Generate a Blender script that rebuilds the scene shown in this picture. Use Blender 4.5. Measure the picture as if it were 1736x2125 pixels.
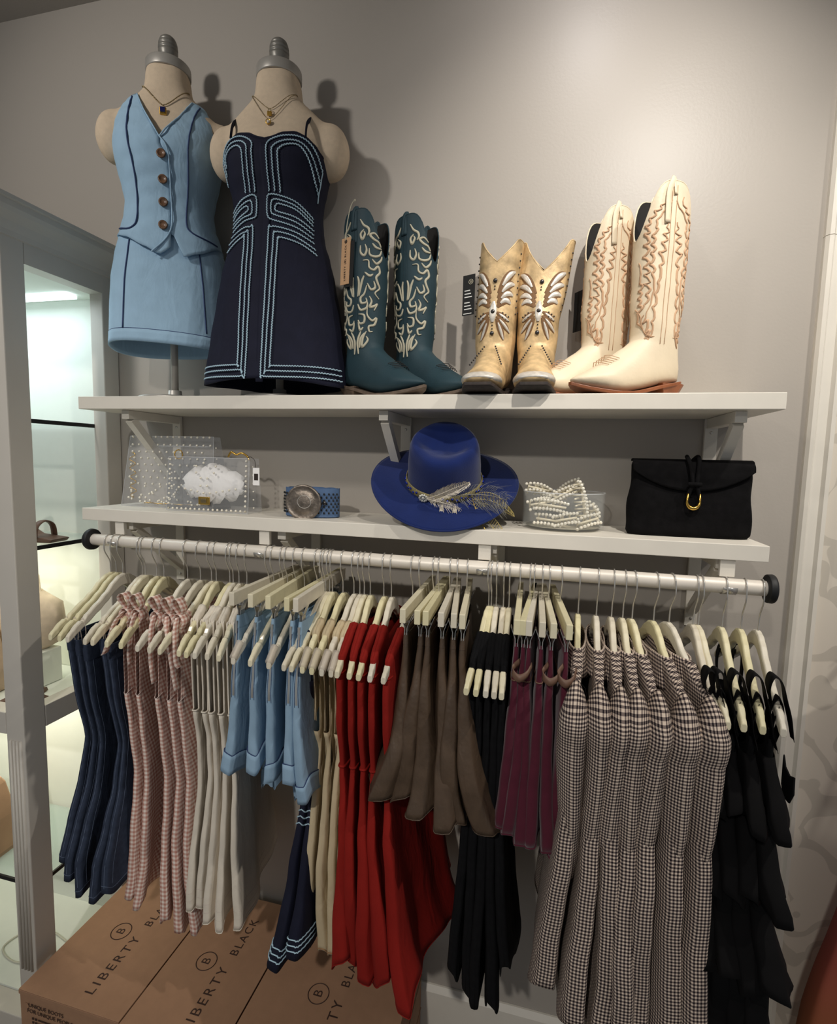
import bpy, bmesh, math, random
from mathutils import Vector, Matrix
sin, cos, pi = math.sin, math.cos, math.pi
for o in list(bpy.data.objects): bpy.data.objects.remove(o)
scene = bpy.context.scene
COL = scene.collection
# ------------------------------------------------------------------ camera
CAMZ = 1.85
cam_d = bpy.data.cameras.new('camera'); cam = bpy.data.objects.new('camera', cam_d); COL.objects.link(cam)
yaw, pitch, roll, FPX = 0.24348, -0.09862, 0.02481, 1090.58
fw = Vector((-sin(yaw)*cos(pitch), cos(yaw)*cos(pitch), sin(pitch)))
r0 = Vector((cos(yaw), sin(yaw), 0)); u0 = r0.cross(fw)
rt = r0*cos(roll)+u0*sin(roll); up = u0*cos(roll)-r0*sin(roll)
M = Matrix((rt, up, -fw)).transposed().to_4x4(); M.translation = (0, -1.5006, CAMZ)
cam.matrix_world = M
cam_d.sensor_fit = 'HORIZONTAL'; cam_d.sensor_width = 36.0; cam_d.lens = 36.0*FPX/1736.0
cam_d.clip_start = 0.02
scene.camera = cam
# ------------------------------------------------------------------ world, lights, exposure
scene.view_settings.view_transform = 'Standard'; scene.view_settings.look = 'None'
scene.view_settings.gamma = 1.0; scene.view_settings.use_curve_mapping = False
scene.view_settings.exposure = 0.0
w = bpy.data.worlds.new('shop_ambient'); scene.world = w; w.use_nodes = True
bg = w.node_tree.nodes['Background']; bg.inputs[0].default_value = (0.86, 0.92, 1.0, 1); bg.inputs[1].default_value = 0.19
def spot(name, loc, target, power, size_deg, blend, radius, color=(1, .945, .87)):
    d = bpy.data.lights.new(name, 'SPOT'); d.energy = power; d.spot_size = math.radians(size_deg); d.spot_blend = blend
    d.shadow_soft_size = radius; d.color = color
    o = bpy.data.objects.new(name, d); COL.objects.link(o); o.location = loc
    o.rotation_euler = (Vector(target)-Vector(loc)).to_track_quat('-Z', 'Y').to_euler()
    return o
spot('ceiling_spot_main', (0.40, -1.25, 3.22), (0.16, 0.0, 2.28), 92, 66, 1.0, 0.022)
spot('ceiling_spot_right', (1.25, -0.80, 3.22), (-0.25, -0.35, 1.1), 62, 78, 1.0, 0.03)
spot('ceiling_spot_left', (-1.65, -1.75, 3.18), (-1.12, 0.0, 2.45), 58, 86, 1.0, 0.08, (1, .95, .89))
spot('ceiling_wall_washer', (0.05, -0.50, 3.24), (0.10, 0.0, 2.85), 9, 120, 1.0, 0.04, (1, .95, .94))
spot('added_fill_front', (-0.55, -3.1, 3.15), (-0.70, -0.35, 0.95), 150, 58, 1.0, 0.05, (1, .955, .89))  # added fill from behind the camera, brightens the lower garments; no actual shop fixture
spot('ceiling_spot_doorway', (1.75, -1.6, 3.2), (1.0, 0.0, 1.2), 60, 48, 1.0, 0.03)
# ------------------------------------------------------------------ helpers
def lin(c):
    return tuple((x/255/12.92 if x/255 <= .04045 else ((x/255+.055)/1.055)**2.4) for x in c)
def link(o, parent=None, loc=None, rot=None):
    COL.objects.link(o)
    if parent is not None: o.parent = parent
    if loc is not None: o.location = loc
    if rot is not None: o.rotation_euler = rot
    return o
def tag(o, label, cat, group=None):
    o['label'] = label; o['category'] = cat
    if group: o['group'] = group
    return o
def empty(name, loc=(0, 0, 0), rz=0.0, label=None, cat=None, group=None):
    o = bpy.data.objects.new(name, None); o.empty_display_size = .03
    link(o, None, loc, (0, 0, rz))
    if label: tag(o, label, cat, group)
    return o
class MB:
    def __init__(s): s.v = []; s.f = []; s.uv = None
    def add(s, vs, fs):
        n = len(s.v); s.v += [tuple(p) for p in vs]; s.f += [tuple(i+n for i in f) for f in fs]; return s
    def box(s, x0, x1, y0, y1, z0, z1):
        x0, x1 = min(x0, x1), max(x0, x1); y0, y1 = min(y0, y1), max(y0, y1); z0, z1 = min(z0, z1), max(z0, z1)
        v = [(x, y, z) for z in (z0, z1) for y in (y0, y1) for x in (x0, x1)]
        return s.add(v, [(0, 2, 3, 1), (4, 5, 7, 6), (0, 1, 5, 4), (2, 6, 7, 3), (0, 4, 6, 2), (1, 3, 7, 5)])
    def loft(s, rings, cap0=True, cap1=True, closed=True):
        n = len(rings[0]); v = [p for r in rings for p in r]; f = []
        for i in range(len(rings)-1):
            for j in range(n if closed else n-1):
                k = (j+1) % n; f.append((i*n+j, i*n+k, (i+1)*n+k, (i+1)*n+j))
        if cap0: f.append(tuple(range(n-1, -1, -1)))
        if cap1: f.append(tuple((len(rings)-1)*n+j for j in range(n)))
        return s.add(v, f)
    def tube(s, pts, r, n=6, closed=False, cap=True, flat=None):
        P = [Vector(p) for p in pts]; m = len(P); rings = []
        if not hasattr(r, '__len__'): r = [r]*m
        prev = None
        for i in range(m):
            if closed: t = P[(i+1) % m]-P[i-1]
            else: t = P[min(i+1, m-1)]-P[max(i-1, 0)]
            if t.length < 1e-9: t = Vector((0, 0, 1))
            t.normalize()
            if prev is None:
                a = Vector((0, 0, 1)) if abs(t.z) < .9 else Vector((1, 0, 0))
                nx = t.cross(a).normalized()
            else:
                nx = (prev - t*prev.dot(t))
                nx = nx.normalized() if nx.length > 1e-6 else t.orthogonal().normalized()
            prev = nx; ny = t.cross(nx)
            k1, k2 = (1, 1) if flat is None else flat
            rings.append([tuple(P[i]+nx*(cos(2*pi*j/n)*r[i]*k1)+ny*(sin(2*pi*j/n)*r[i]*k2)) for j in range(n)])
        if closed: rings.append(rings[0]); cap = False
        return s.loft(rings, cap, cap)
    def lathe(s, prof, n=24, c=(0, 0), sx=1, sy=1):
        return s.loft([[(c[0]+r*cos(2*pi*j/n)*sx, c[1]+r*sin(2*pi*j/n)*sy, z) for j in range(n)] for r, z in prof])
    def ball(s, c, r, n=8, m=6):
        if not hasattr(r, '__len__'): r = (r, r, r)
        return s.loft([[(c[0]+r[0]*sin(pi*(i+.0)/m)*cos(2*pi*j/n), c[1]+r[1]*sin(pi*i/m)*sin(2*pi*j/n), c[2]-r[2]*cos(pi*i/m)) for j in range(n)]
                       if 0 < i < m else [(c[0]+1e-5*cos(2*pi*j/n), c[1]+1e-5*sin(2*pi*j/n), c[2]-r[2]*cos(pi*i/m)) for j in range(n)] for i in range(m+1)], False, False)
    def prism(s, pts, axis, a, b):
        # outline in the two remaining axes, extruded along axis from a to b
        def mk(p, t):
            return (t, p[0], p[1]) if axis == 0 else ((p[0], t, p[1]) if axis == 1 else (p[0], p[1], t))
        return s.loft([[mk(p, a) for p in pts], [mk(p, b) for p in pts]])
    def mesh(s, name):
        me = bpy.data.meshes.new(name); me.from_pydata(s.v, [], s.f)
        if s.uv:
            l = me.uv_layers.new(name='UVMap')
            for lp in me.loops: l.data[lp.index].uv = s.uv[lp.vertex_index]
        bm = bmesh.new(); bm.from_mesh(me); bmesh.ops.recalc_face_normals(bm, faces=bm.faces); bm.to_mesh(me); bm.free()
        return me
    def obj(s, name, mat, parent=None, smooth=False, bevel=0, seg=2, loc=None, rot=None, solid=0, sub=0, label=None):
        me = s.mesh(name); o = bpy.data.objects.new(name, me); me.materials.append(mat)
        if smooth:
            for p in me.polygons: p.use_smooth = True
        link(o, parent, loc, rot)
        if bevel:
            b = o.modifiers.new('bevel', 'BEVEL'); b.width = bevel; b.segments = seg; b.limit_method = 'ANGLE'; b.angle_limit = .6
        if sub:
            b = o.modifiers.new('sub', 'SUBSURF'); b.levels = sub; b.render_levels = sub
        if solid:
            b = o.modifiers.new('solid', 'SOLIDIFY'); b.thickness = solid; b.offset = 0
        if label: o['label'] = label
        return o
def struct(o): o['kind'] = 'structure'; return o
def lerp_table(tab, x):
    # smooth piecewise interpolation, tab sorted by first element ascending
    if x <= tab[0][0]: return tab[0][1:]
    if x >= tab[-1][0]: return tab[-1][1:]
    for a, b in zip(tab, tab[1:]):
        if a[0] <= x <= b[0]:
            t = (x-a[0])/(b[0]-a[0]); t = t*t*(3-2*t)*.5+t*.5
            return tuple(p+(q-p)*t for p, q in zip(a[1:], b[1:]))
def catmull(pts, k=8, closed=False):
    P = [Vector(p) for p in pts]; n = len(P); out = []
    for i in range(n if closed else n-1):
        g = (lambda j: P[j % n]) if closed else (lambda j: P[max(0, min(n-1, j))])
        a, b, c, d = g(i-1), g(i), g(i+1), g(i+2)
        for j in range(k):
            t = j/k
            out.append(.5*((2*b)+(c-a)*t+(2*a-5*b+4*c-d)*t*t+(3*b-a-3*c+d)*t**3))
    if not closed: out.append(P[-1])
    return out
def resample(pts, step):
    P = [Vector(p) for p in pts]; out = [P[0]]; acc = 0
    for a, b in zip(P, P[1:]):
        L = (b-a).length; d = step-acc
        while d < L:
            out.append(a+(b-a)*(d/L)); d += step
        acc = L-(d-step)
    out.append(P[-1]); return out
ORD = ['first', 'second', 'third', 'fourth', 'fifth', 'sixth', 'seventh', 'eighth', 'ninth', 'tenth']
# ------------------------------------------------------------------ materials
def mat(name, rgb, rough=.6, metal=0.0, noise=0.0, nscale=30, bump=0.0, bscale=200, spec=.5, trans=0.0, ior=1.45, emit=0, sheen=0, alpha=1, coat=0, aniso=None, wrinkle=0.0):
    m = bpy.data.materials.new(name); m.use_nodes = True; nt = m.node_tree; b = nt.nodes['Principled BSDF']
    c = lin(rgb)+(1,)
    b.inputs['Base Color'].default_value = c; b.inputs['Roughness'].default_value = rough; b.inputs['Metallic'].default_value = metal
    b.inputs['Specular IOR Level'].default_value = spec; b.inputs['IOR'].default_value = ior
    b.inputs['Transmission Weight'].default_value = trans; b.inputs['Alpha'].default_value = alpha
    if sheen: b.inputs['Sheen Weight'].default_value = sheen
    if coat: b.inputs['Coat Weight'].default_value = coat
    if emit: b.inputs['Emission Color'].default_value = c; b.inputs['Emission Strength'].default_value = emit
    tc = nt.nodes.new('ShaderNodeTexCoord')
    if noise:
        n = nt.nodes.new('ShaderNodeTexNoise'); n.inputs['Scale'].default_value = nscale; n.inputs['Detail'].default_value = 5
        nt.links.new(tc.outputs['Object'], n.inputs['Vector'])
        mr = nt.nodes.new('ShaderNodeMapRange'); mr.inputs['From Min'].default_value = .3; mr.inputs['From Max'].default_value = .7
        mr.inputs['To Min'].default_value = 1-noise; mr.inputs['To Max'].default_value = 1+noise
        nt.links.new(n.outputs['Fac'], mr.inputs['Value'])
        mx = nt.nodes.new('ShaderNodeMix'); mx.data_type = 'RGBA'; mx.blend_type = 'MULTIPLY'; mx.inputs['Factor'].default_value = 1
        mx.inputs['A'].default_value = c; nt.links.new(mr.outputs['Result'], mx.inputs['B']); nt.links.new(mx.outputs['Result'], b.inputs['Base Color'])
    if bump:
        n2 = nt.nodes.new('ShaderNodeTexNoise'); n2.inputs['Scale'].default_value = bscale; n2.inputs['Detail'].default_value = 4
        mp = nt.nodes.new('ShaderNodeMapping'); nt.links.new(tc.outputs['Object'], mp.inputs['Vector']); nt.links.new(mp.outputs['Vector'], n2.inputs['Vector'])
        if aniso: mp.inputs['Scale'].default_value = aniso
        bp = nt.nodes.new('ShaderNodeBump'); bp.inputs['Strength'].default_value = bump; bp.inputs['Distance'].default_value = .002
        nt.links.new(n2.outputs['Fac'], bp.inputs['Height']); nt.links.new(bp.outputs['Normal'], b.inputs['Normal'])
        if wrinkle:
            n3 = nt.nodes.new('ShaderNodeTexNoise'); n3.inputs['Scale'].default_value = 20; n3.inputs['Detail'].default_value = 3; n3.inputs['Distortion'].default_value = .6
            m3 = nt.nodes.new('ShaderNodeMapping'); m3.inputs['Scale'].default_value = (1, 1, .45); nt.links.new(tc.outputs['Object'], m3.inputs['Vector']); nt.links.new(m3.outputs['Vector'], n3.inputs['Vector'])
            b3 = nt.nodes.new('ShaderNodeBump'); b3.inputs['Strength'].default_value = wrinkle; b3.inputs['Distance'].default_value = .012
            nt.links.new(n3.outputs['Fac'], b3.inputs['Height']); nt.links.new(b3.outputs['Normal'], bp.inputs['Normal'])
    return m
def gingham(name, ca, cb, cc, period, rough=.85):
    """woven check from UV metres: light / mid / dark squares"""
    m = bpy.data.materials.new(name); m.use_nodes = True; nt = m.node_tree; b = nt.nodes['Principled BSDF']; b.inputs['Roughness'].default_value = rough
    b.inputs['Specular IOR Level'].default_value = .2
    uv = nt.nodes.new('ShaderNodeUVMap'); sp = nt.nodes.new('ShaderNodeSeparateXYZ'); nt.links.new(uv.outputs[0], sp.inputs[0])
    outs = []
    for ax in ('X', 'Y'):
        a = nt.nodes.new('ShaderNodeMath'); a.operation = 'MULTIPLY'; a.inputs[1].default_value = 1/period; nt.links.new(sp.outputs[ax], a.inputs[0])
        f = nt.nodes.new('ShaderNodeMath'); f.operation = 'FRACT'; nt.links.new(a.outputs[0], f.inputs[0])
        s = nt.nodes.new('ShaderNodeMath'); s.operation = 'GREATER_THAN'; s.inputs[1].default_value = .5; nt.links.new(f.outputs[0], s.inputs[0]); outs.append(s)
    ad = nt.nodes.new('ShaderNodeMath'); ad.operation = 'ADD'; nt.links.new(outs[0].outputs[0], ad.inputs[0]); nt.links.new(outs[1].outputs[0], ad.inputs[1])
    hf = nt.nodes.new('ShaderNodeMath'); hf.operation = 'MULTIPLY'; hf.inputs[1].default_value = .5; nt.links.new(ad.outputs[0], hf.inputs[0])
    cr = nt.nodes.new('ShaderNodeValToRGB'); cr.color_ramp.interpolation = 'CONSTANT'
    e = cr.color_ramp.elements; e[0].position = 0; e[0].color = lin(ca)+(1,); e[1].position = .25; e[1].color = lin(cb)+(1,)
    e3 = cr.color_ramp.elements.new(.75); e3.color = lin(cc)+(1,)
    nt.links.new(hf.outputs[0], cr.inputs[0]); nt.links.new(cr.outputs[0], b.inputs['Base Color'])
    return m
X = {}
X['wall'] = mat('grey_wall_paint', (172, 165, 156), .42, bump=.12, bscale=140, noise=.015, nscale=3, spec=.45)
X['white'] = mat('white_shelf_paint', (226, 220, 208), .45, noise=.03, nscale=14, bump=.05, bscale=60)
X['cabpaint'] = mat('cabinet_paint', (206, 200, 190), .5, noise=.02, nscale=10)
X['caslight'] = mat('cabinet_lining', (232, 236, 226), .6, noise=.01)
X['dark'] = mat('dark_floor', (96, 88, 80), .5, noise=.2, nscale=6)
X['floor'] = mat('floor_tile', (150, 142, 132), .4, noise=.08, nscale=5)
X['glass'] = mat('cabinet_glass', (200, 226, 218), .04, alpha=.22, spec=.6)
X['thinglass'] = mat('clear_glass', (235, 240, 238), .03, alpha=.10, spec=.7)
X['black'] = mat('black_rubber', (24, 24, 25), .55)
X['chrome'] = mat('chrome', (205, 202, 196), .25, metal=.7)
X['rod'] = mat('rod_metal', (226, 218, 206), .4, metal=.12, noise=.05, nscale=20)
X['gold'] = mat('gold_metal', (214, 172, 84), .25, metal=1)
# ================================================================== the setting
def wallpaper():
    m = bpy.data.materials.new('damask_wallpaper'); m.use_nodes = True; nt = m.node_tree; b = nt.nodes['Principled BSDF']; b.inputs['Roughness'].default_value = .6
    tc = nt.nodes.new('ShaderNodeTexCoord'); n = nt.nodes.new('ShaderNodeTexNoise'); n.inputs['Scale'].default_value = 6; n.inputs['Detail'].default_value = 1
    nt.links.new(tc.outputs['Object'], n.inputs['Vector'])
    v = nt.nodes.new('ShaderNodeTexVoronoi'); v.inputs['Scale'].default_value = 6.5; v.feature = 'F1'
    mx = nt.nodes.new('ShaderNodeMix'); mx.data_type = 'RGBA'; mx.blend_type = 'LINEAR_LIGHT'; mx.inputs['Factor'].default_value = .16
    nt.links.new(tc.outputs['Object'], mx.inputs['A']); nt.links.new(n.outputs['Color'], mx.inputs['B']); nt.links.new(mx.outputs['Result'], v.inputs['Vector'])
    w_ = nt.nodes.new('ShaderNodeMath'); w_.operation = 'MULTIPLY'; w_.inputs[1].default_value = 13; nt.links.new(v.outputs['Distance'], w_.inputs[0])
    s = nt.nodes.new('ShaderNodeMath'); s.operation = 'SINE'; nt.links.new(w_.outputs[0], s.inputs[0])
    cr = nt.nodes.new('ShaderNodeValToRGB'); e = cr.color_ramp.elements; e[0].position = .42; e[0].color = lin((220, 211, 196))+(1,); e[1].position = .58; e[1].color = lin((199, 191, 177))+(1,)
    nt.links.new(s.outputs[0], cr.inputs[0]); nt.links.new(cr.outputs[0], b.inputs['Base Color'])
    return m
struct(MB().box(-3.2, .602, 0, .10, 0, 3.267).obj('wall_back', X['wall']))
struct(MB().box(.602, 2.2, .004, .10, 0, 3.267).obj('wall_right', wallpaper()))
struct(MB().box(-3.2, 2.2, -3.4, .10, -.06, 0).obj('floor', X['floor']))
struct(MB().box(-3.2, 2.2, -3.4, .10, 3.267, 3.33).obj('ceiling', X['wall']))
struct(MB().box(-1.405, .598, -.018, -.0005, 0, .172).add([(-1.405, -.018, .172), (.598, -.018, .172), (.598, -.006, .187), (-1.405, -.006, .187), (-1.405, -.0005, .172), (.598, -.0005, .172), (.598, -.0005, .187), (-1.405, -.0005, .187)],
       [(0, 1, 2, 3), (3, 2, 6, 7), (0, 3, 7, 4), (1, 5, 6, 2)]).obj('baseboard_back', X['white']))
# door casing at the right: an upper and a lower length meeting at a mitred joint
def casing(name, z0, z1):
    prof = [(.602, .0035), (.602, -.012), (.608, -.020), (.616, -.022), (.620, -.018), (.640, -.018), (.646, -.026), (.655, -.026), (.655, .0035)]
    return struct(MB().prism(prof, 2, z0, z1).obj(name, X['white']))
casing('trim_1', 0, 2.3985); casing('trim_2', 2.400, 3.266)
# ------------------------------------------------------------------ lit display cabinet at the left
CX, CF = -1.417, -.385
def cabinet():
    c = empty('display_cabinet', (CX, 0, 0), 0, 'tall white display cabinet with lit glass shelves at the left', 'cabinet')
    L = -1.05
    B = lambda n, m, *a, **k: MB().box(*a).obj(n, m, c, **k)
    p = MB().box(-.065, 0, CF, CF+.067, .10, 2.42).obj('front_post', X['cabpaint'], c, bevel=.003)
    for i in range(4):
        fl = MB().tube([(-.014-i*.0122, CF-.0005, .30), (-.014-i*.0122, CF-.0005, 1.02)], .0042, 8).obj('flute', X['cabpaint'], p, smooth=True)
    B('rear_post', X['cabpaint'], -.05, 0, -.062, -.002, .0, 2.42, bevel=.003)
    B('top_rail', X['cabpaint'], -.05, 0, CF+.067, -.062, 2.355, 2.42)
    B('middle_rail', X['cabpaint'], -.045, 0, CF+.067, -.062, 1.035, 1.10, bevel=.002)
    B('bottom_rail', X['cabpaint'], -.05, 0, CF+.067, -.062, .10, .20)
    B('front_rail', X['cabpaint'], L, -.065, CF, CF+.05, 1.035, 1.10, bevel=.002)
    B('front_header', X['cabpaint'], L, -.065, CF, CF+.05, 2.355, 2.42)
    B('front_sill', X['cabpaint'], L, -.001, CF-.012, CF+.05, .095, .145, bevel=.003)
    B('plinth', X['dark'], L, -.02, CF+.03, -.01, 0, .095)
    B('back_panel', X['caslight'], L, -.05, -.012, -.002, .145, 2.40)
    B('left_side', X['caslight'], L-.02, L, CF, -.002, 0, 2.42)
    B('bottom_panel', X['caslight'], L, -.05, CF+.05, -.012, .12, .15)
    B('top_panel', X['caslight'], L, -.05, CF+.05, -.012, 2.355, 2.38)
    # crown moulding, profile in (outward, z)
    prof = [(0, 2.41), (.006, 2.412), (.008, 2.425), (.020, 2.445), (.040, 2.462), (.046, 2.472), (.046, 2.486), (.054, 2.488), (.054, 2.498), (-.06, 2.498), (-.06, 2.41)]
    m = MB(); rings = []
    for (x, y) in ((0, -.003), ):
        rings.append([(x+a, y, z) for a, z in prof])
    rings.append([(0+a, CF-a, z) for a, z in prof]); rings.append([(L, CF-a, z) for a, z in prof])
    m.loft(rings).obj('crown_moulding', X['cabpaint'], c)
    for z, nm in ((1.935, 0), (1.562, 0), (.52, 0)):
        s = B('glass_shelf', X['glass'], L+.01, -.052, CF+.06, -.02, z-.004, z+.004)
        MB().box(-.052, -.046, CF+.07, -.03, z-.006, z+.006).obj('edge_strip', X['black'], s)
        MB().box(L+.01, -.068, CF+.052, CF+.058, z-.006, z+.006).obj('edge_strip', X['black'], s)
    B('wood_shelf', X['caslight'], L, -.052, CF+.055, -.014, 1.045, 1.075)
    s = MB().box(L+.05, -.10, -.10, -.06, 2.342, 2.352).obj('light_strip', mat('cool_lamp', (225, 240, 245), emit=2), c)
    def area(loc, sx, sy, pw, col, rot=(0, 0, 0)):
        d = bpy.data.lights.new('cabinet_lamp', 'AREA'); d.shape = 'RECTANGLE'; d.size = sx; d.size_y = sy; d.energy = pw; d.color = col
        o = bpy.data.objects.new('cabinet_lamp', d); link(o, None, loc, rot)
    area((CX-.5, -.20, 2.335), .8, .2, 3.6, (.80, .93, 1.0))
    s2 = MB().box(L+.05, -.10, CF+.06, CF+.08, 1.552, 1.557).obj('light_strip', mat('warm_lamp', (250, 244, 214), emit=1.5), c)
    area((CX-.5, -.2, 1.55), .8, .2, 2.4, (1.0, .96, .78))
    area((CX-.5, -.2, 1.03), .8, .2, 3.4, (1.0, .95, .78))
cabinet()
# what stands in the cabinet
X['tan'] = mat('tan_leather', (176, 142, 112), .6, noise=.1, nscale=12)
X['linen'] = mat('linen', (214, 196, 172), .9, noise=.06, nscale=60, bump=.25, bscale=700)
X['brown'] = mat('brown_leather', (112, 84, 68), .5, noise=.15, nscale=15)
def handbag(name, loc, rz, sx, sy, sz, m, label, handle=True):
    t = empty(name, loc, rz, label, 'handbag')
    rings = [[(sx*.5*k*q[0], sy*.5*k2*q[1], z) for q in ((-1, -.8), (-.9, -1), (.9, -1), (1, -.8), (1, .8), (.9, 1), (-.9, 1), (-1, .8))] for z, k, k2 in ((0, .94, .9), (.02, 1, 1), (sz*.5, .97, .85), (sz*.92, .88, .5), (sz, .84, .3))]
    MB().loft(rings).obj('body', m, t, bevel=.004)
    MB().box(-sx*.43, sx*.43, -sy*.46, -sy*.30, sz*.45, sz*1.0).obj('flap', m, t, bevel=.006)
    MB().ball((0, -sy*.47, sz*.5), .008).obj('clasp', X['gold'], t, smooth=True)
    if handle: MB().tube(catmull([(-sx*.3, 0, sz*.97), (-sx*.25, 0, sz*1.25), (0, 0, sz*1.36), (sx*.25, 0, sz*1.25), (sx*.3, 0, sz*.97)], 6), .006, 8).obj('handle', m, t, smooth=True)
    return t
handbag('handbag', (-1.80, -.27, 1.077), .1, .26, .10, .22, mat('beige_leather', (196, 172, 146), .6, noise=.05), 'beige flap handbag on the cabinet shelf behind the white post')
handbag('handbag', (-1.82, -.27, .526), .05, .30, .12, .26, X['tan'], 'tan leather handbag on the lower glass shelf of the cabinet', False)
def bust(loc, rz):
    t = empty('jewelry_bust', loc, rz, 'small beige linen necklace bust on the cabinet shelf', 'jewelry bust')
    tab = [(0, .050, .035), (.02, .085, .05), (.10, .105, .052), (.155, .10, .042), (.18, .065, .034), (.20, .036, .030), (.245, .033, .028), (.25, .03, .026)]
    MB().loft([[(a*cos(2*pi*j/28), b*sin(2*pi*j/28), z) for j in range(28)] for z, a, b in tab]).obj('form', X['linen'], t, smooth=True)
    n = [(.040*cos(a), .036*sin(a)-.002, .195-.055*max(0, -sin(a))**2) for a in [2*pi*i/40 for i in range(40)]]
    n = [(x*(1+.6*max(0, .2-z+.0)), y-(.028 if z < .17 else .012 if z < .185 else 0), z) for x, y, z in n]
    MB().tube(n, .0022, 5, closed=True).obj('necklace', X['gold'], t, smooth=True)
bust((-1.655, -.16, 1.077), .5)
MB().box(-.07, .07, -.05, .05, 0, .115).obj('riser_block', X['caslight'], None, bevel=.002, loc=(-1.655, -.16, 1.0765))
bpy.data.objects['jewelry_bust'].location.z = 1.1920
tag(bpy.data.objects['riser_block'], 'white display block under the necklace bust', 'display block')
def starfish(loc):
    m = MB(); P = []
    for i in range(10):
        r = .075 if i % 2 == 0 else .03
        P.append((r*cos(pi*i/5+.3), r*sin(pi*i/5+.3)))
    m.loft([[(x, y, 0) for x, y in P], [(x*.95, y*.95, .012) for x, y in P], [(x*.3, y*.3, .03) for x, y in P]])
    o = m.obj('star_ornament', X['brown'], None, loc=loc); tag(o, 'brown star shaped ornament lying on the cabinet shelf', 'ornament')
starfish((-1.55, -.27, 1.077))
def sandal(loc, rz):
    t = empty('wedge_shoe', loc, rz, 'brown strapped shoe on the upper glass shelf of the cabinet', 'shoe')
    MB().prism([(-.11, 0), (.10, 0), (.11, .012), (.02, .02), (-.05, .06), (-.11, .075)], 1, -.035, .035).obj('sole', X['brown'], t, bevel=.004)
    MB().tube(catmull([(.05, -.038, .015), (.05, -.03, .05), (.05, 0, .065), (.05, .03, .05), (.05, .038, .015)], 5), .012, 6, flat=(.25, 1)).obj('toe_strap', X['brown'], t, smooth=True)
    MB().tube(catmull([(-.06, -.036, .06), (-.07, -.036, .12), (-.08, 0, .14), (-.07, .036, .12), (-.06, .036, .06)], 5), .012, 6, flat=(.25, 1)).obj('ankle_strap', X['brown'], t, smooth=True)
sandal((-1.585, -.2, 1.5665), .1)
MB().tube(catmull([(0, 0, 0), (.06, .03, .002), (.10, 0, .0), (.06, -.04, .002), (-.01, -.05, 0), (-.08, -.02, .002), (-.06, .05, 0), (.02, .07, .002), (.12, .05, 0)], 8), .003, 6).obj('coiled_cord', mat('pale_cord', (206, 204, 186), .7), None, smooth=True, loc=(-1.66, -.22, .153))
tag(bpy.data.objects['coiled_cord'], 'pale cord coiled on the floor of the lit cabinet', 'cord')
# ------------------------------------------------------------------ wall shelves with brackets
def shelf(name, x0, x1, zt, label, bx, drop):
    t = empty(name, (x0, 0, zt), 0, label, 'shelf')
    MB().box(0, x1-x0, -.255, -.001, -.035, 0).obj('board', X['white'], t, bevel=.0015)
    for b in bx:
        k = b-x0
        br = MB().box(k-.015, k+.015, -.012, -.001, -.035-drop, -.0355).obj('bracket', X['white'], t, bevel=.001)
        MB().box(k-.012, k+.012, -.225, -.012, -.060, -.0355).obj('arm', X['white'], br, bevel=.001)
        y0, z0, y1, z1 = -.205, -.060, -.012, -.035-drop*.80
        d = Vector((0, y1-y0, z1-z0)).normalized(); n = Vector((0, -d.z, d.y))*.011
        m = MB(); m.prism([(y0+n.y, z0+n.z), (y1+n.y, z1+n.z), (y1-n.y, z1-n.z), (y0-n.y, z0-n.z)], 0, k-.011, k+.011).obj('brace', X['white'], br)
        for zz in (-.07, -.035-drop+.02): MB().ball((k, -.0125, zz), (.004, .002, .004)).obj('screw', X['chrome'], br, smooth=True)
    return t
shelf('wall_shelf', -1.322, .463, 2.007, 'upper white wall shelf carrying the dress forms and boots', (-1.19, -.414, .391), .27)
shelf('wall_shelf', -1.323, .457, 1.687, 'lower white wall shelf carrying the hat and handbags', (-1.186, -.696, -.13, .377), .22)
# ================================================================== dress forms and what they wear
# body tables, Z from the shelf top: Z, half width, front depth, back depth, centre y
BODY = [(.30, .128, .085, .085), (.36, .122, .082, .084), (.42, .110, .076, .078), (.48, .100, .073, .066), (.52, .104, .078, .064), (.56, .116, .092, .068),
        (.60, .126, .102, .074), (.635, .132, .097, .078), (.67, .142, .084, .078), (.70, .146, .072, .074), (.722, .134, .066, .070), (.742, .112, .062, .066), (.762, .088, .060, .063), (.785, .064, .058, .060), (.81, .060, .057, .058), (.846, .0575, .0570, .0570)]
def sect(tab, Z): return lerp_table(tab, Z)
def ysurf(tab, x, Z, front=True, off=0.0, p=2.3):
    a, bf, bb = sect(tab, Z)[:3]; a += off; b = (bf if front else bb)+off
    q = max(0.0, 1-min(1, abs(x)/a)**p)**(1/p)
    return -b*q if front else b*q
def ring(tab, Z, n, off=0, p=2.3):
    a, bf, bb = sect(tab, Z)[:3]; a += off; out = []
    for j in range(n):
        t = 2*pi*j/n; c, s = cos(t), sin(t)
        b = (bb if s > 0 else bf)+off
        out.append((a*math.copysign(abs(c)**(2/p), c), b*math.copysign(abs(s)**(2/p), s), Z))
    return out
X['form'] = mat('form_linen', (214, 194, 168), .92, noise=.05, nscale=90, bump=.3, bscale=900)
X['pewter'] = mat('pewter', (176, 172, 165), .4, metal=.35, noise=.06, nscale=20)
X['finialm'] = mat('dark_pewter', (136, 133, 126), .4, metal=.3, noise=.08, nscale=30)
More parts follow.
